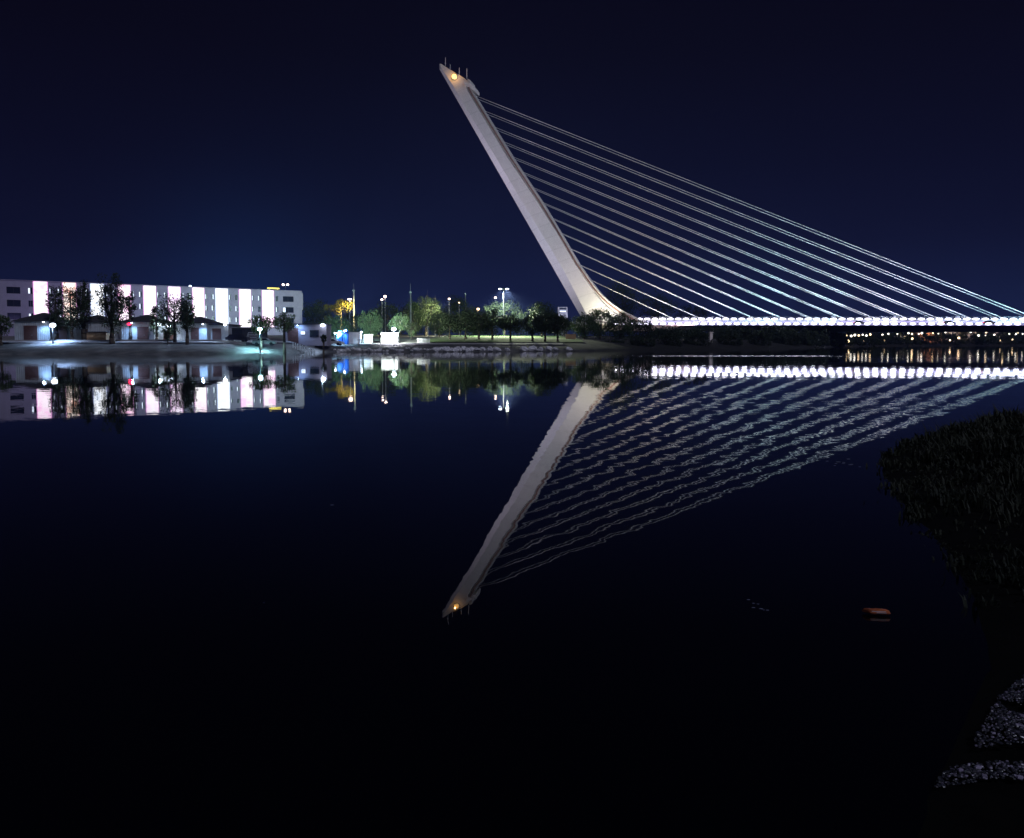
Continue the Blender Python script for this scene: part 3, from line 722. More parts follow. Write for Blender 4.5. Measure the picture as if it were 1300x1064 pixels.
def flathouse(u0, u1, vt, Y, doors, label, depth=7, wall='boat_wall', name='boathouse', cat='boathouse', windows=(), wt=.25):
    X0, X1 = XU(u0, Y), XU(u1, Y); Xc = (X0+X1)/2; g = gz(Xc, Y+depth/2)-.3; W_ = X1-X0; he = ZV(vt, Y)-g
    root = empty(name, (Xc, Y, g)); tag(root, label, cat)
    mb = MB(); mb.box((0, depth/2, (he-.2)/2), (W_-.1, depth, he-.2)); mb.build('wall', M[wall], root)
    mb = MB(); mb.box((0, depth/2, he-.1), (W_+wt, depth+.5, .2)); mb.build('roof', M['roof_dark'] if wall != 'white_box' else M['white_box'], root)
    for (d0, d1, dv) in doors:
        a0, a1 = XU(d0, Y)-Xc, XU(d1, Y)-Xc; hh = ZV(dv, Y)-g
        mb = MB(); mb.box(((a0+a1)/2, -.06, hh/2), (a1-a0, .12, hh))
        for i in range(1, 4): mb.box(((a0+a1)/2, -.13, hh*i/4), (a1-a0, .03, .05))
        mb.build('door', M['door_brown'], root)
    for (d0, d1, v0, v1, mm) in windows:
        a0, a1 = XU(d0, Y)-Xc, XU(d1, Y)-Xc; z0, z1 = ZV(v1, Y)-g, ZV(v0, Y)-g
        mb = MB(); mb.box(((a0+a1)/2, -.05, (z0+z1)/2), (a1-a0, .08, z1-z0)); wn = mb.build('window', M['metal_dark'], root)
        mb = MB(); mb.box(((a0+a1)/2-.02, -.1, (z0+z1)/2), ((a1-a0)*.88, .03, (z1-z0)*.85)); mb.build('pane', M[mm], wn)
    return root
hiphouse(17, 66, 407, 397, 150, [(31, 48, 413.5)], 'boathouse with hip roof and brown door beside the leftmost lamp post')
flathouse(66.8, 86, 411, 151, [(69, 86, 414.5)], 'low flat roofed shed with brown door right of the leftmost lamp post')
hiphouse(86.5, 136, 408, 400, 150, [(104, 112, 418)], 'hip roofed boathouse hidden behind the tall dark trees')
flathouse(110, 135, 421, 146.5, [], 'low brownish kiosk in front of the second boathouse', depth=2.6, wall='orange_wall', name='kiosk', cat='kiosk')
hiphouse(153, 198, 408, 399.5, 150, [(175, 189, 415)], 'hip roofed boathouse with brown door next to the red light')
flathouse(198.8, 222, 409.5, 151, [(208, 221, 423)], 'flat boathouse with the glaring white wall lamp')
hiphouse(222.6, 265, 409.5, 402, 150, [(243, 253, 416)], 'hip roofed boathouse behind the slim dark tree')
flathouse(265.6, 290.5, 411.5, 151, [(270, 281, 417)], 'flat roofed shed with a bright white right end wall')
flathouse(291, 326, 416, 153, [], 'low dark glazed pavilion beside the white stairs', wall='metal_dark', name='pavilion', cat='pavilion', windows=[(293, 309, 418, 424, 'win_dark')])
flathouse(361, 415, 411, 156, [(366, 379, 416.5)], 'white annex with a bright right corner and purple window', depth=4, wall='white_wall', name='annex', cat='building', windows=[(393.5, 405, 419, 428, 'win_dark'), (382, 388, 420.5, 425, 'win_lit')])
# stairs
X = XU(318, 149); g = gz(X, 149); root = empty('staircase', (X, 149, g)); tag(root, 'white open outdoor stairs beside the dark pavilion', 'stairs')
for k in range(6): mb = MB(); mb.box((0, k*.35, .25+k*.32), (1.9, .3, .08)); mb.build('step', M['white_box'], root)
mb = MB(); mb.tube((-1, 0, 0), (-1, 1.75, 1.9), .05); mb.tube((1, 0, 0), (1, 1.75, 1.9), .05); mb.tube((-1, 1.75, 0), (-1, 1.75, 1.9), .05); mb.tube((1, 1.75, 0), (1, 1.75, 1.9), .05); mb.build('frame', M['metal'], root)

# low parapet along the promenade (three stretches), and picket fence
def parapet(u0, u1, Yoff, h, label):
    Y = 143.5+Yoff; X0, X1 = XU(u0, Y), XU(u1, Y); g = gz((X0+X1)/2, Y)
    mb = MB(); n = 12
    for k in range(n): xa = X0+(X1-X0)*k/n; xb = X0+(X1-X0)*(k+1)/n; mb.box(((xa+xb)/2, Y, gz((xa+xb)/2, Y)+h/2-.2), (xb-xa-.002, .25, h+.4))
    o = mb.build('parapet_wall', M['path'], org=((X0+X1)/2, Y, g)); o.location = ((X0+X1)/2, Y, g)
    tag(o, label, 'wall')
parapet(-30, 62, .5, .45, 'low pale parapet wall left of the leftmost lamp post')
parapet(72, 222, .5, .5, 'low pale parapet wall below the middle boathouses')
parapet(240, 312, .5, .45, 'low pale parapet wall in front of the dark pavilion')
def fence(u0, u1, Y, h, label, step=.45):
    X0, X1 = XU(u0, Y), XU(u1, Y); g = gz((X0+X1)/2, Y); mb = MB(); xx = X0
    root = empty('picket_fence', ((X0+X1)/2, Y, g)); tag(root, label, 'fence'); Xc = (X0+X1)/2
    while xx < X1: mb.box((xx-Xc, 0, h/2+gz(xx, Y)-g-.1), (.14, .04, h+.2)); xx += step
    mb.build('pickets', M['white_box'], root)
    mb = MB(); mb.box((0, .05, h*.85), (X1-X0, .05, .08)); mb.box((0, .05, h*.3), (X1-X0, .05, .08)); mb.build('rails', M['white_box'], root)
fence(372, 399, 150, 1.1, 'white picket fence in front of the annex')
fence(530, 546, 172, 1.2, 'grey-blue fence left of the lawn row trees', .3)

# ------------------------------------------------------------------ lamp posts
def lamp(u, v, Y, label, head='lamp_cool', r=.3, power=1500, col=(.72, .84, 1), group='street lamps on the far bank', kind='ball', base=None, name='street_lamp', arms=None, cone=150, thick=.07, aim=None):
    X = XU(u, Y); g = gz(X, Y); H = ZV(v, Y)-g
    root = empty(name, (X, Y, g)); tag(root, label, 'street lamp', group)
    mb = MB(); mb.tube((0, 0, -.2), (0, 0, H-r*.6), thick*1.3, thick, 8); mb.tube((0, 0, -.2), (0, 0, .5), thick*2, thick*2, 8)
    if arms:
        for s_ in arms: mb.tube((0, 0, H), (s_, 0, H+.15), thick*.7, thick*.5, 6)
    mb.build('pole', M['metal'], root)
    hs = arms if arms else [0]
    for s_ in hs:
        mb = MB()
        if kind == 'ball': mb.ball((s_, 0, H), r, 12, 8, (1, 1, .75))
        else: mb.ball((s_, 0, H), r, 12, 8, (1.3, .8, .45))
        mb.build('lamp_head', M[head], root, smooth=True)
        mb = MB(); mb.tube((s_, 0, H+r*.72), (s_, 0, H+r*.9), r*.6, r*.3, 10); mb.build('lamp_cap', M['metal_dark'], root)
    if power: light('SPOT', (X+hs[0], Y-.0, g+H-r), power, col, root, aim if aim else (X+hs[0], Y, g), cone, .3, .15)
    return root
lamp(67.5, 413, 141, 'leftmost lamp post, bright blue-white globe by the first boathouse', r=.5, power=13000, col=(.36, .58, 1))
lamp(330, 418, 139.5, 'cyan glowing lamp post in front of the round tree', 'lamp_cyan', .42, 15000, (.35, .85, 1))
_l = lamp(500, 418, 165.5, 'white lamp post glaring in front of the white cabin', 'lamp_cool', .5, 9000, (.85, .86, 1), aim=(XU(494, 170), 173, 1), cone=150)
light('SPOT', (XU(500, 165.5), 166.3, 5), 42000, (.85, 1, .85), _l, (XU(492, 190), 200, 10), 130)
lamp(98, 411, 158, 'white-blue lamp glaring low behind the sparse tall tree', 'lamp_cool', .42, 900)
lamp(107, 412, 160, 'small blue-white lamp just right of the one behind the sparse tree', 'lamp_cool', .27, 500)
lamp(215, 414.5, 148.6, 'white lamp inside the pale glowing bush', 'lamp_cool', .4, 900)
lamp(243, 363.5, 262, 'lamp whose bright globe peeks over the roof at the slim tree', 'lamp_cool', .36, 0)
lamp(363.5, 361.5, 262, 'twin-headed warm lamp above the right end of the building roof', 'lamp_warm', .42, 0, arms=[-.75, .75])
lamp(444.5, 380, 229, 'pinkish street lamp over the yellow glowing crown', 'lamp_warm', .5, 85000, (1, .82, .34), kind='flat', cone=105, aim=(XU(441, 229), 240, 7))
lamp(485.3, 380.5, 226, 'pink-white street lamp, lower of the close pair over the teal tree', 'lamp_warm', .34, 0)
lamp(489.3, 376.5, 226, 'pink-white street lamp, upper of the close pair over the teal tree', 'lamp_warm', .42, 800, (1, .8, .7))
lamp(570.5, 379.5, 255, 'small warm street lamp left of the brown tree', 'lamp_warm', .36, 60000, (1, .98, .62), aim=(XU(548, 255), 256, 9), cone=140)
lamp(583, 384.3, 280, 'faint yellow lamp inside the brown tree', 'lamp_tiny_warm', .28, 400, (1, .7, .4))
lamp(629, 378, 272, 'pink street lamp left of the tall lamp mast', 'lamp_warm', .42, 800, (1, .8, .75))
LM = lamp(639.5, 367, 245, 'tall lamp mast with a blue-white head over the lawn', 'lamp_cool', .42, 95000, (.88, 1, .95), arms=[-1.1, 1.1], thick=.16, kind='flat', cone=140, aim=(XU(636, 252), 252, 4))
light('SPOT', (XU(639.5, 245)+1.1, 244.3, ZV(367, 245)-.4), 190000, (.92, 1, .72), LM, (XU(648, 232), 231, 2), 96)
lamp(607, 392.5, 300, 'orange lamp in the gap right of the brown tree', 'lamp_tiny_warm', .6, 900, (1, .6, .25))
for (u, v, Y, lb) in ((437, 420.2, 167.2, 'small bluish lamp just above the blue portable toilets'), (425.5, 423, 166, 'small blue lamp left of the blue portable toilets'), (459, 421.5, 170, 'small lamp over the gap right of the white container')):
    _l = lamp(u, v, Y, lb, 'lamp_cool', .2, 1400, (.4, .7, 1), group='small lamps by the cabins', cone=150, thick=.05)
    light('SPOT', (XU(u, Y), Y+.7, ZV(v, Y)+.2), 30000, (.5, .95, .85), _l, (XU(u+6, 205), 205, 9), 120)
# wall lamps as spots under the eaves
def walllamp(u, v, Y, label, power, col, r=.22, aim=None, head='lamp_cool'):
    X = XU(u, Y); z = ZV(v, Y); root = empty('wall_lamp', (X, Y, z)); tag(root, label, 'wall lamp')
    mb = MB(); mb.ball((0, 0, 0), r, 10, 7, (1.2, .8, .7)); mb.build('lamp_head', M[head], root, smooth=True)
    mb = MB(); mb.box((0, .3, .1), (.1, .6, .1)); mb.build('bracket', M['metal_dark'], root)
    if power: light('SPOT', (X, Y-.5, z-.1), power, col, root, (X, Y-2.2, z-6) if aim == 'out' else aim if aim else (X, Y+1.5, z-3), 172, .3, .15)
walllamp(203, 411.5, 150.3, 'glaring lamp on the flat boathouse wall', 7000, (.5, .68, 1), .5, aim=(XU(203, 140), 138, 2))
walllamp(286, 412.5, 150.3, 'lamp at the bright end of the flat roofed shed', 5000, (.5, .68, 1), .22, aim=(XU(286, 140), 138, 2))
walllamp(410, 413, 155.2, 'lamp at the bright right corner of the annex', 4200, (.5, .68, 1), .4, aim=(XU(408, 148), 147, 2))
walllamp(56, 409, 149.3, 'added dim lamp under the eave of the first boathouse', 1300, (.3, .55, 1), .14, aim='out')  # eave lamps added to cast blue on walls and bank
walllamp(168, 410, 149.3, 'added dim blue lamp under the eave beside the red light', 1300, (.3, .55, 1), .14, aim='out')
walllamp(258, 411.5, 149.3, 'added dim blue lamp under the fourth hip roof', 1300, (.3, .55, 1), .14, aim='out')
walllamp(378, 413, 155.2, 'dim blue lamp on the left part of the annex', 350, (.3, .55, 1), .08)
# red light
X = XU(164.5, 146); z = ZV(411.5, 146); g = gz(X, 146)
root = empty('signal_light', (X, 146, g)); tag(root, 'red glowing light on a thin post before the hip roofed boathouse', 'signal light')
mb = MB(); mb.tube((0, 0, -.1), (0, 0, z-g), .05); mb.build('pole', M['metal_dark'], root); mb = MB(); mb.ball((0, 0, z-g), .34, 10, 8, (1.2, .6, .7)); mb.build('lamp_head', M['red_lamp'], root, smooth=True)
# masts
for (u, v0, v1, Y, lb) in ((449.8, 360, 369, 236, 'thin tall mast beside the pinkish lamp over the yellow crown'), (521.6, 360, 371, 240, 'tall mast rising from the dark tree left of the green-yellow crown'),
                      (543, 368, 376, 300, 'faint thin pole above the middle of the yellow-green crown'), (552.5, 375, 379, 280, 'short thin pole right of the faint one'), (591, 369, 373, 300, 'thin mast above the brown tree')):
    X = XU(u, Y); g = gz(X, Y); root = empty('mast', (X, Y, g)); tag(root, lb, 'mast', 'masts over the far trees')
    h1 = ZV(v1, Y)-g; h0 = ZV(v0, Y)-g
    mb = MB(); mb.tube((0, 0, -.2), (0, 0, h1), .26, .2, 8); mb.build('pole', M['metal'], root)
    mb = MB(); mb.tube((0, 0, h1), (0, 0, h0), .07, .04, 6); mb.box((0, 0, h1), (.7, .5, .4)); mb.build('antenna', M['metal'], root)
for (u, Y, p_) in ((446, 232, 1), ):
    pass

# ------------------------------------------------------------------ cabins, cars, rocks
def cabin(u0, u1, vt, Y, label, m, name='cabin', depth=2.4, pitched=False, cat='cabin'):
    X0, X1 = XU(u0, Y), XU(u1, Y); Xc = (X0+X1)/2; g = gz(Xc, Y+1)-.2; he = ZV(vt, Y)-g; W_ = X1-X0
    root = empty(name, (Xc, Y, g)); tag(root, label, cat)
    mb = MB(); mb.box((0, depth/2, he/2), (W_, depth, he))
    for i in range(4): mb.box((-W_/2+.04+i*(W_-.08)/3, -.03, he/2), (.07, .05, he-.1))
    mb.build('body', M[m], root)
    mb = MB()
    if pitched: mb.add([(-W_/2-.05, -.1, he), (W_/2+.05, -.1, he), (W_/2+.05, depth+.1, he), (-W_/2-.05, depth+.1, he), (-W_*.2, depth/2, he+.4), (W_*.2, depth/2, he+.4)], [(0, 1, 5, 4), (1, 2, 5), (2, 3, 4, 5), (3, 0, 4), (0, 3, 2, 1)])
    else: mb.box((0, depth/2, he+.05), (W_+.15, depth+.15, .1))
    mb.build('roof', M[m], root)
    mb = MB(); mb.box((W_*.2, -.07, he*.42), (W_*.25, .05, he*.8)); mb.build('door', M[m], root)
cabin(428, 434.5, 422.5, 168, 'left one of two blue portable toilets', 'blue', 'portable_toilet', 1.2, True, 'portable toilet')
cabin(435.5, 442, 421.5, 168, 'right one of two blue portable toilets, beside the white container', 'blue', 'portable_toilet', 1.2, True, 'portable toilet')
cabin(443, 457, 422.3, 169, 'white container right of the blue portable toilets', 'white_box', 'container', 2.4, cat='container')
cabin(484, 505, 423.3, 170, 'bright white cabin under the white lamp post', 'white_box')
cabin(462, 471, 425, 171, 'small white kiosk between the container and the cabin', 'white_box', 'kiosk', cat='kiosk')
X = XU(469, 166); g = gz(X, 166); root = empty('awning', (X, 166, g)); tag(root, 'dark flat awning on thin posts before the small white kiosk', 'awning')
mb = MB(); mb.box((0, 0, 1.35), (5, 1.5, .1)); mb.build('canopy', M['metal_dark'], root)
for dx in (-2.3, 2.3): mb = MB(); mb.tube((dx, 0, -.1), (dx, 0, 1.35), .05); mb.build('post', M['metal'], root)
# ochre end wall by the lawn
X0, X1 = XU(718, 205), XU(731, 205); g = gz((X0+X1)/2, 205)
mb = MB(); mb.box((0, 0, .6), (X1-X0, .3, 1.6)); mb.box((0, 0, 1.44), (X1-X0+.1, .4, .1)); o = mb.build('ochre_wall', M['orange_wall']); o.location = ((X0+X1)/2, 205, g); tag(o, 'low ochre wall at the right end of the lawn', 'wall')
# white building fragment behind
flathouse(708, 720.5, 389.5, 430, [], 'pale building top glimpsed between the tall dark crown and the pylon', depth=10, wall='white_wall', name='distant_building', cat='building', windows=[(710, 719, 391, 393, 'win_dark'), (710, 719, 394.5, 396, 'win_lit')])
light('SPOT', (XU(714, 430), 412, 8), 22000, (.75, .85, 1), None, (XU(714, 430), 430, 21), 60).name = 'facade_light'

def car(X, Y, z, rz, m, label, group, tail=True):
    root = empty('car', (X, Y, z), rz); tag(root, label, 'car', group)
    prof_ = [(-2.1, .35), (-2.1, .85), (-1.75, .95), (-1.25, 1.42), (.35, 1.45), (1.05, .98), (1.95, .85), (2.1, .6), (2.1, .35)]
    mb = MB(); n = len(prof_); vs = [(x_, -.85, z_) for x_, z_ in prof_]+[(x_, .85, z_) for x_, z_ in prof_]
    mb.add(vs, [tuple(range(n)), tuple(reversed(range(n, 2*n)))]+[(k, k+n, (k+1) % n+n, (k+1) % n) for k in range(n)]); fixn(mb.build('body', M[m], root))
    mb = MB(); mb.add([(-1.2, -.87, .98), (-1.0, -.87, 1.34), (.3, -.87, 1.36), (.85, -.87, .98), (-1.2, .87, .98), (-1.0, .87, 1.34), (.3, .87, 1.36), (.85, .87, .98)], [(0, 1, 2, 3), (7, 6, 5, 4)]); mb.build('side_window', M['win_dark'], root)
    for x_ in (-1.35, 1.3):
        for y_ in (-.8, .8): mb = MB(); mb.tube((x_, y_-.1, .32), (x_, y_+.1, .32), .32, n=12); mb.build('wheel', M['rubber'], root)
    if tail:
        for y_ in (-.6, .6): mb = MB(); mb.box((-2.13, y_, .75), (.06, .35, .16)); mb.build('tail_light', M['red_lamp'], root)
CB = 'cars crossing the bridge'
for (u, lb) in ((1091, 'dark car on the bridge deck, leftmost of the three cars'), (1205, 'dark car on the bridge deck below the third pair of cables from the right'), (1256, 'dark car on the bridge deck nearest the right edge')):
    a, _ = AZ(u, 408, -10.5); p = W(a, -10.5, zr(a)-.52); car(p.x, p.y, p.z, RZ, 'car_dark', lb, CB)
for (u, Y, m, lb) in ((302, 146.6, 'car_dark', 'dark parked car in front of the glazed pavilion'), (336, 145.5, 'car_white', 'white parked car behind the cyan lamp post'), (423, 163, 'car_white', 'white parked car left of the blue portable toilets')):
    X = XU(u, Y); car(X, Y, gz(X, Y)+.1, random.uniform(-.15, .15), m, lb, 'parked cars on the far bank', False)

# boulders along the waterline
rocks = []
for k in range(5):
    mb = MB(); random.seed(40+k); mb.ball((0, 0, 0), .7, 9, 6, (1.25, .9, .75), .16); rocks.append(mb)
rm = []
lt = [605, 612.5, 622, 630.5, 644, 665, 675.5, 686, 696.5, 705, 722]
pos = [(u, 1.3, 1.0) for u in lt]
rnd = random.Random(9)
for k in range(46): pos.append((425+k*3.9+rnd.uniform(-1, 1), rnd.uniform(.4, 3.2), rnd.uniform(.35, .8)))
for k in range(12): pos.append((553+k*4.4+rnd.uniform(-1, 1), rnd.uniform(.6, 2), rnd.uniform(.7, 1)))
protos = [None]*5
for k, (u, off, sc) in enumerate(pos):
    Y = 165.; 
    for _ in range(6): Y = shore(XU(u, Y))+off
    X = XU(u, Y); q = k % 5
    if protos[q] is None: protos[q] = rocks[q].build('boulder', M['rock']); o = protos[q]
    else: o = protos[q].copy(); COL.objects.link(o)
    o.location = (X, Y, gz(X, Y)+.12); o.rotation_euler = (rnd.uniform(-.3, .3), rnd.uniform(-.3, .3), rnd.uniform(0, 6)); sc *= rnd.uniform(.75, 1.25); o.scale = (sc*rnd.uniform(.8, 1.25), sc, sc*rnd.uniform(.8, 1.3))
    tag(o, 'pale boulder lying at the waterline below the lawn trees' if u > 550 else 'small grey boulder on the waterline below the cabins', 'boulder', 'riprap boulders along the far waterline')
# lamps that light the riprap from the river path
Y = 240.
for _ in range(12): Y = .5*Y+.5*(shore(XU(904, Y))+17)
flathouse(901, 905, 421.5, Y, [], 'small lit hut among dark thickets under the left part of the deck', depth=2, wall='white_box', name='hut', cat='hut')
X = XU(903, Y); g = gz(X, Y); light('SPOT', (X-1, Y-6, g+3), 160, (1, .8, .8), None, (X, Y, g+2), 60)
# far bank small lights
rnd = random.Random(21)
FL = [(1075, 426), (1080.5, 426.5), (1085, 425.5), (1090, 426), (1095, 425), (1099.5, 426), (1104.5, 424.6), (1120, 425), (1127.5, 424), (1123, 432), (1139, 424), (1153, 423), (1157.5, 424), (1166, 424), (1170, 423), (1184, 423), (1200, 422), (1191, 423.5),
      (1217, 429), (1232, 421.5), (1242, 426), (1251.5, 422), (1251, 426), (1262, 425), (1273, 419), (1281, 424), (1289, 424), (1291.5, 422.5), (1298, 424), (1158, 430), (1096, 433), (1077, 433), (1206, 432), (1270, 432), (1285, 431)]
for k, (u, v) in enumerate(FL):
    Y = 520.
    for _ in range(8): Y = shore(XU(u, Y))+1.5
    X = XU(u, Y); g = gz(X, Y); H = ZV(v, Y)-g
    warm = k % 3 == 0 or v > 428
    root = empty('far_lamp', (X, Y, g)); tag(root, 'tiny %s lamp among the dark trees of the far bank below the deck' % ('warm' if warm else 'white'), 'street lamp', 'tiny %s lamps on the far bank' % ('warm' if warm else 'white'))
    mb = MB(); mb.tube((0, 0, 0), (0, 0, H), .08, .06, 5); mb.build('pole', M['metal_dark'], root)
    mb = MB(); mb.ball((0, 0, H), rnd.uniform(.36, .62), 8, 6); mb.build('lamp_head', M['lamp_tiny_warm' if warm else 'lamp_tiny'], root, smooth=True)
FB = [(1136, 1150, 425.5), (1158, 1196, 422.6), (1200, 1217, 421.5), (1228, 1240, 421.5), (1263, 1276, 421), (1216, 1220, 427), (1090, 1097, 426.5)]
for k, (u0, u1, v) in enumerate(FB):
    Y = 520.
    for _ in range(8): Y = shore(XU((u0+u1)/2, Y))+14
    X0, X1 = XU(u0, Y), XU(u1, Y); g = gz((X0+X1)/2, Y); H = ZV(v, Y)-g
    names = ['warm lit house front left of the reddish one', 'long reddish lit building on the far bank', 'lit yellowish house right of the reddish building', 'small bright yellow house on the far bank', 'slanting yellow lit house near the right edge', 'small white lit hut on the far bank', 'leftmost tiny warm house on the far bank']
    root = empty('far_house', ((X0+X1)/2, Y, g)); tag(root, names[k], 'house', 'tiny lit houses on the far bank')
    mb = MB(); mb.box((0, 3, H/2), (X1-X0, 6, H)); mb.build('wall', M['orange_wall' if k == 1 else 'white_wall'], root)
    mb = MB(); hx = (X1-X0)/2+.3; mb.add([(-hx, -.3, H), (hx, -.3, H), (hx, 6.3, H), (-hx, 6.3, H), (-hx*.8, 3, H+1), (hx*.8, 3, H+1)], [(0, 1, 5, 4), (1, 2, 5), (2, 3, 4, 5), (3, 0, 4), (0, 3, 2, 1)]); mb.build('roof', M['roof_dark'], root)
    light('SPOT', ((X0+X1)/2, Y-5, g+H+.5), 1500 if k != 1 else 2500, (1, .72, .5) if k in (0, 2, 3, 4, 6) else (1, .5, .4), root, ((X0+X1)/2, Y, g+H-1.2), 150, .4, .2)

# ------------------------------------------------------------------ near bank on the right
NB = [(1460, 505), (1300, 531), (1200, 549), (1150, 563), (1112, 588), (1140, 635), (1200, 700), (1230, 760), (1250, 850), (1190, 974), (1150, 1064), (1100, 1250)]
edge = [PZ(u, v) for u, v in NB]
def near_h(e): return .42*min(1, e/4.5)+.05*min(1, e/.3)
# resample the edge; inland direction is +x
pts = []
for a_, b_ in zip(edge, edge[1:]):
    n = max(2, int((b_-a_).length/.35))
    for k in range(n): pts.append(a_.lerp(b_, k/n))
pts.append(edge[-1])
mb = MB(); vs = []; fs = []; off = [-.4, 0, .12, .3, .6, 1, 1.6, 2.4, 3.6, 6, 12, 30]
NBZ = {}
for i, p in enumerate(pts):
    tt = i/len(pts)
    for k, o_ in enumerate(off):
        x_ = p.x+o_; y_ = p.y - (0 if tt > .3 else 0)
        z_ = -.15 if k == 0 else near_h(o_)-.01+.05*mnoise.noise(Vector((x_*2.3, y_*2.3, 0)))*(1 if k > 1 else 0)
        vs.append((x_, y_, z_))
nk = len(off)
# the edge folds back at its tip: order rows by y, monotone in y after the bend is fine
for i in range(len(pts)-1):
    for k in range(nk-1): fs.append((i*nk+k, i*nk+k+1, (i+1)*nk+k+1, (i+1)*nk+k))
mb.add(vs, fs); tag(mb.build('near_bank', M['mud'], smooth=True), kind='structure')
# grass: bent blades in tufts
rnd = random.Random(77); vs = []; fs = []
def exy(Y):
    best = 99
    for a_, b_ in zip(edge, edge[1:]):
        if (a_.y-Y)*(b_.y-Y) <= 0 and abs(a_.y-b_.y) > 1e-6:
            best = min(best, a_.x+(b_.x-a_.x)*(Y-a_.y)/(b_.y-a_.y))
    return best
gravelX = lambda Y: 0
cnt = 0
while cnt < 3400:
    Y = 5.6+(rnd.random()**1.3)*19; ex = exy(Y)
    if ex > 90: continue
    X = ex+.05+(rnd.random()**1.2)*min(9, .35*Y+3)-((rnd.random()**2)*2.2*(Y/12) if rnd.random() < .22 else 0)
    base = Vector((X, Y, near_h(X-ex)-.03)); cnt += 1
    if mnoise.noise(Vector((X*.9, Y*.9, 5))) < -.12 and rnd.random() < .8: continue
    hh = rnd.uniform(.12, .5)*(1 if Y > 8 else .8)*(.75+.7*mnoise.noise(Vector((X*.6, Y*.6, 9))))*min(1, .35+.5*max(0, X-ex))
    for k in range(11):
        th = rnd.uniform(0, 6.28); ln = rnd.uniform(.25, .8)*hh; d = Vector((cos(th), sin(th), 0)); q = base+Vector((rnd.gauss(0, .08), rnd.gauss(0, .08), 0))
        wd = Vector((-d.y, d.x, 0))*(.005+.0009*Y); m1 = q+d*ln*.35+Vector((0, 0, hh*.65)); tp = q+d*ln+Vector((0, 0, hh*rnd.uniform(.6, 1.1)))
        n = len(vs); vs += [q-wd, q+wd, m1+wd*.8, m1-wd*.8, tp]; fs += [(n, n+1, n+2, n+3), (n+3, n+2, n+4)]
mb = MB(); mb.add(vs, fs); tag(mb.build('bank_grass', M['grass_near']), 'dark rough grass growing on the near bank at the right', 'grass', kind='stuff')
# pebbles: two patches
def in_poly(u, v, poly):
    c_ = False; j = len(poly)-1
    for i in range(len(poly)):
        if (poly[i][1] > v) != (poly[j][1] > v) and u < (poly[j][0]-poly[i][0])*(v-poly[i][1])/(poly[j][1]-poly[i][1])+poly[i][0]: c_ = not c_
        j = i
    return c_
m = bpy.data.materials.new('wet_pebbles'); m.use_nodes = True; nt = m.node_tree; bs = nt.nodes['Principled BSDF']
gi = nt.nodes.new('ShaderNodeNewGeometry'); rp = nt.nodes.new('ShaderNodeValToRGB'); nt.links.new(gi.outputs['Random Per Island'], rp.inputs['Fac'])
rp.color_ramp.elements[0].color = (.03, .03, .04, 1); rp.color_ramp.elements[0].position = .7; rp.color_ramp.elements[1].color = (.33, .29, .40, 1); rp.color_ramp.elements[1].position = .97
nt.links.new(rp.outputs['Color'], bs.inputs['Base Color']); bs.inputs['Roughness'].default_value = .3
M['pebble'] = m
patch = [[PZ(u, v, .13) for u, v in poly] for poly in ([(1360, 838), (1300, 850), (1265, 872), (1236, 924), (1242, 934), (1300, 940), (1370, 948)], [(1200, 948), (1300, 962), (1380, 970), (1370, 990), (1186, 974)])]
mb = MB(); random.seed(5)
for poly in patch:
    pl = [(p.x, p.y) for p in poly]; x0 = min(p[0] for p in pl); x1 = max(p[0] for p in pl); y0 = min(p[1] for p in pl); y1 = max(p[1] for p in pl)
    N = int((x1-x0)*(y1-y0)*11000)
    for k in range(N):
        X, Y = rnd.uniform(x0, x1), rnd.uniform(y0, y1)
        if in_poly(X, Y, pl) and rnd.random() < .55+1.3*mnoise.noise(Vector((X*7, Y*7, 2))):
            ex = exy(Y); r = rnd.uniform(.003, .008)*(1.9 if rnd.random() < .05 else 1)
            mb.ball((X, Y, near_h(max(.05, X-ex))+.02+r*.4), r, 5, 4, (1.2, 1, .6), .2)
tag(mb.build('gravel', M['pebble']), 'patches of wet glittering gravel at the lower right', 'gravel', kind='stuff')
mb = MB()
for (u, v) in ((951, 763), (955, 765), (960, 767), (964, 771), (969, 773), (973, 776), (957, 770), (1052, 586), (1058, 589), (1063, 587), (1068, 590), (1072, 588), (1078, 591), (1084, 590), (1066, 585), (1090, 592), (1075, 583), (338, 766), (421, 640)):
    p = PZ(u+rnd.uniform(-3, 3), v+rnd.uniform(-2, 2), .003); mb.ball(p, rnd.uniform(.5, 1)*.0013*p.y*1.3, 7, 4, (1.8, 1, .25), .2)
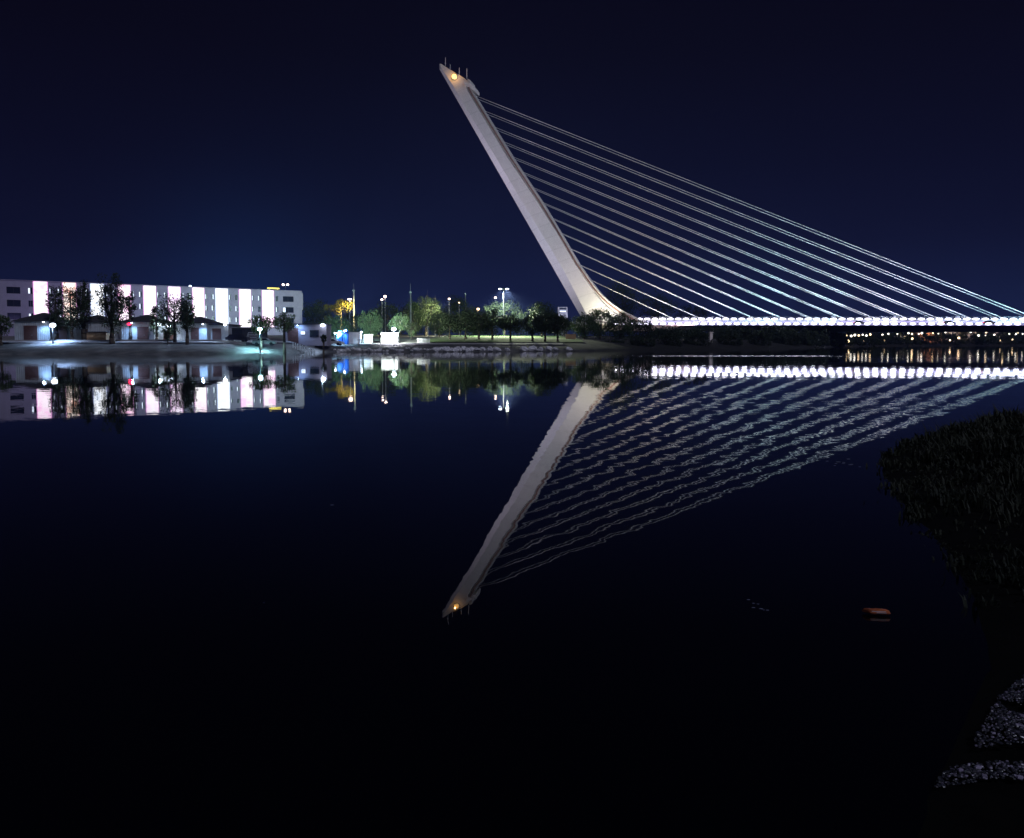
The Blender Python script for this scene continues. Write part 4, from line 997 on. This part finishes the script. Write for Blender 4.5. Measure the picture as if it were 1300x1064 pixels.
tag(mb.build('glints', mat('glint_grey', (.16, .17, .24), .8)), 'small pale flecks painted as ripple foam floating on the dark water', 'glints', kind='stuff')  # pale flecks modelled in place of glints on the ripples
# floating litter
p = PZ(1112, 777, .02)
mb = MB(); 
sec = [(-.026, 0), (-.022, .02), (-.004, .027), (.018, .022), (.026, .004), (.02, -.012), (-.02, -.012)]
vv = [[(x_-y_*.9+random.uniform(-.002, .002), y_, max(-.012, z_*k_)) for y_, z_ in sec] for x_, k_ in ((-.07, .5), (-.06, .9), (-.03, 1.0), (-.005, .8), (.02, 1.05), (.05, .9), (.066, .95), (.072, .5))]
mb.loft(vv); o = fixn(mb.build('floating_packet', M['packet'], smooth=False)); o.location = p; o.rotation_euler = (0, 0, -.1)
mb = MB(); mb.box((.012, -.0235, .012), (.10, .002, .004)); mb.box((.03, -.0262, .003), (.07, .002, .003)); mb.build('pale_stripe', M['white_box'], o)
tag(o, 'crumpled reddish orange packet floating on the dark water at lower right', 'litter')

# ------------------------------------------------------------------ haze
if HAZE:
    m = bpy.data.materials.new('night_haze'); m.use_nodes = True; nt = m.node_tree; nt.nodes.remove(nt.nodes['Principled BSDF'])
    pv = nt.nodes.new('ShaderNodeVolumePrincipled'); pv.inputs['Color'].default_value = (.26, .36, .95, 1); pv.inputs['Density'].default_value = HAZE
    pv.inputs['Anisotropy'].default_value = .3
    nt.links.new(pv.outputs[0], nt.nodes['Material Output'].inputs['Volume'])
    mb = MB(); mb.box((300, 1950, 79), (5000, 4200, 160)); o = mb.build('haze', m); tag(o, 'thin night haze over the river', 'haze', kind='stuff')

# ------------------------------------------------------------------ render settings
S.view_settings.view_transform = 'Standard'; S.view_settings.look = 'None'; S.view_settings.exposure = 0; S.view_settings.gamma = 1
S.render.engine = 'CYCLES'; cy = S.cycles
cy.use_denoising = True; cy.max_bounces = 5; cy.diffuse_bounces = 2; cy.glossy_bounces = 3; cy.transmission_bounces = 2; cy.transparent_max_bounces = 4
cy.sample_clamp_indirect = 6; cy.caustics_reflective = False; cy.caustics_refractive = False; cy.use_light_tree = True
cy.use_adaptive_sampling = True; cy.adaptive_threshold = .006
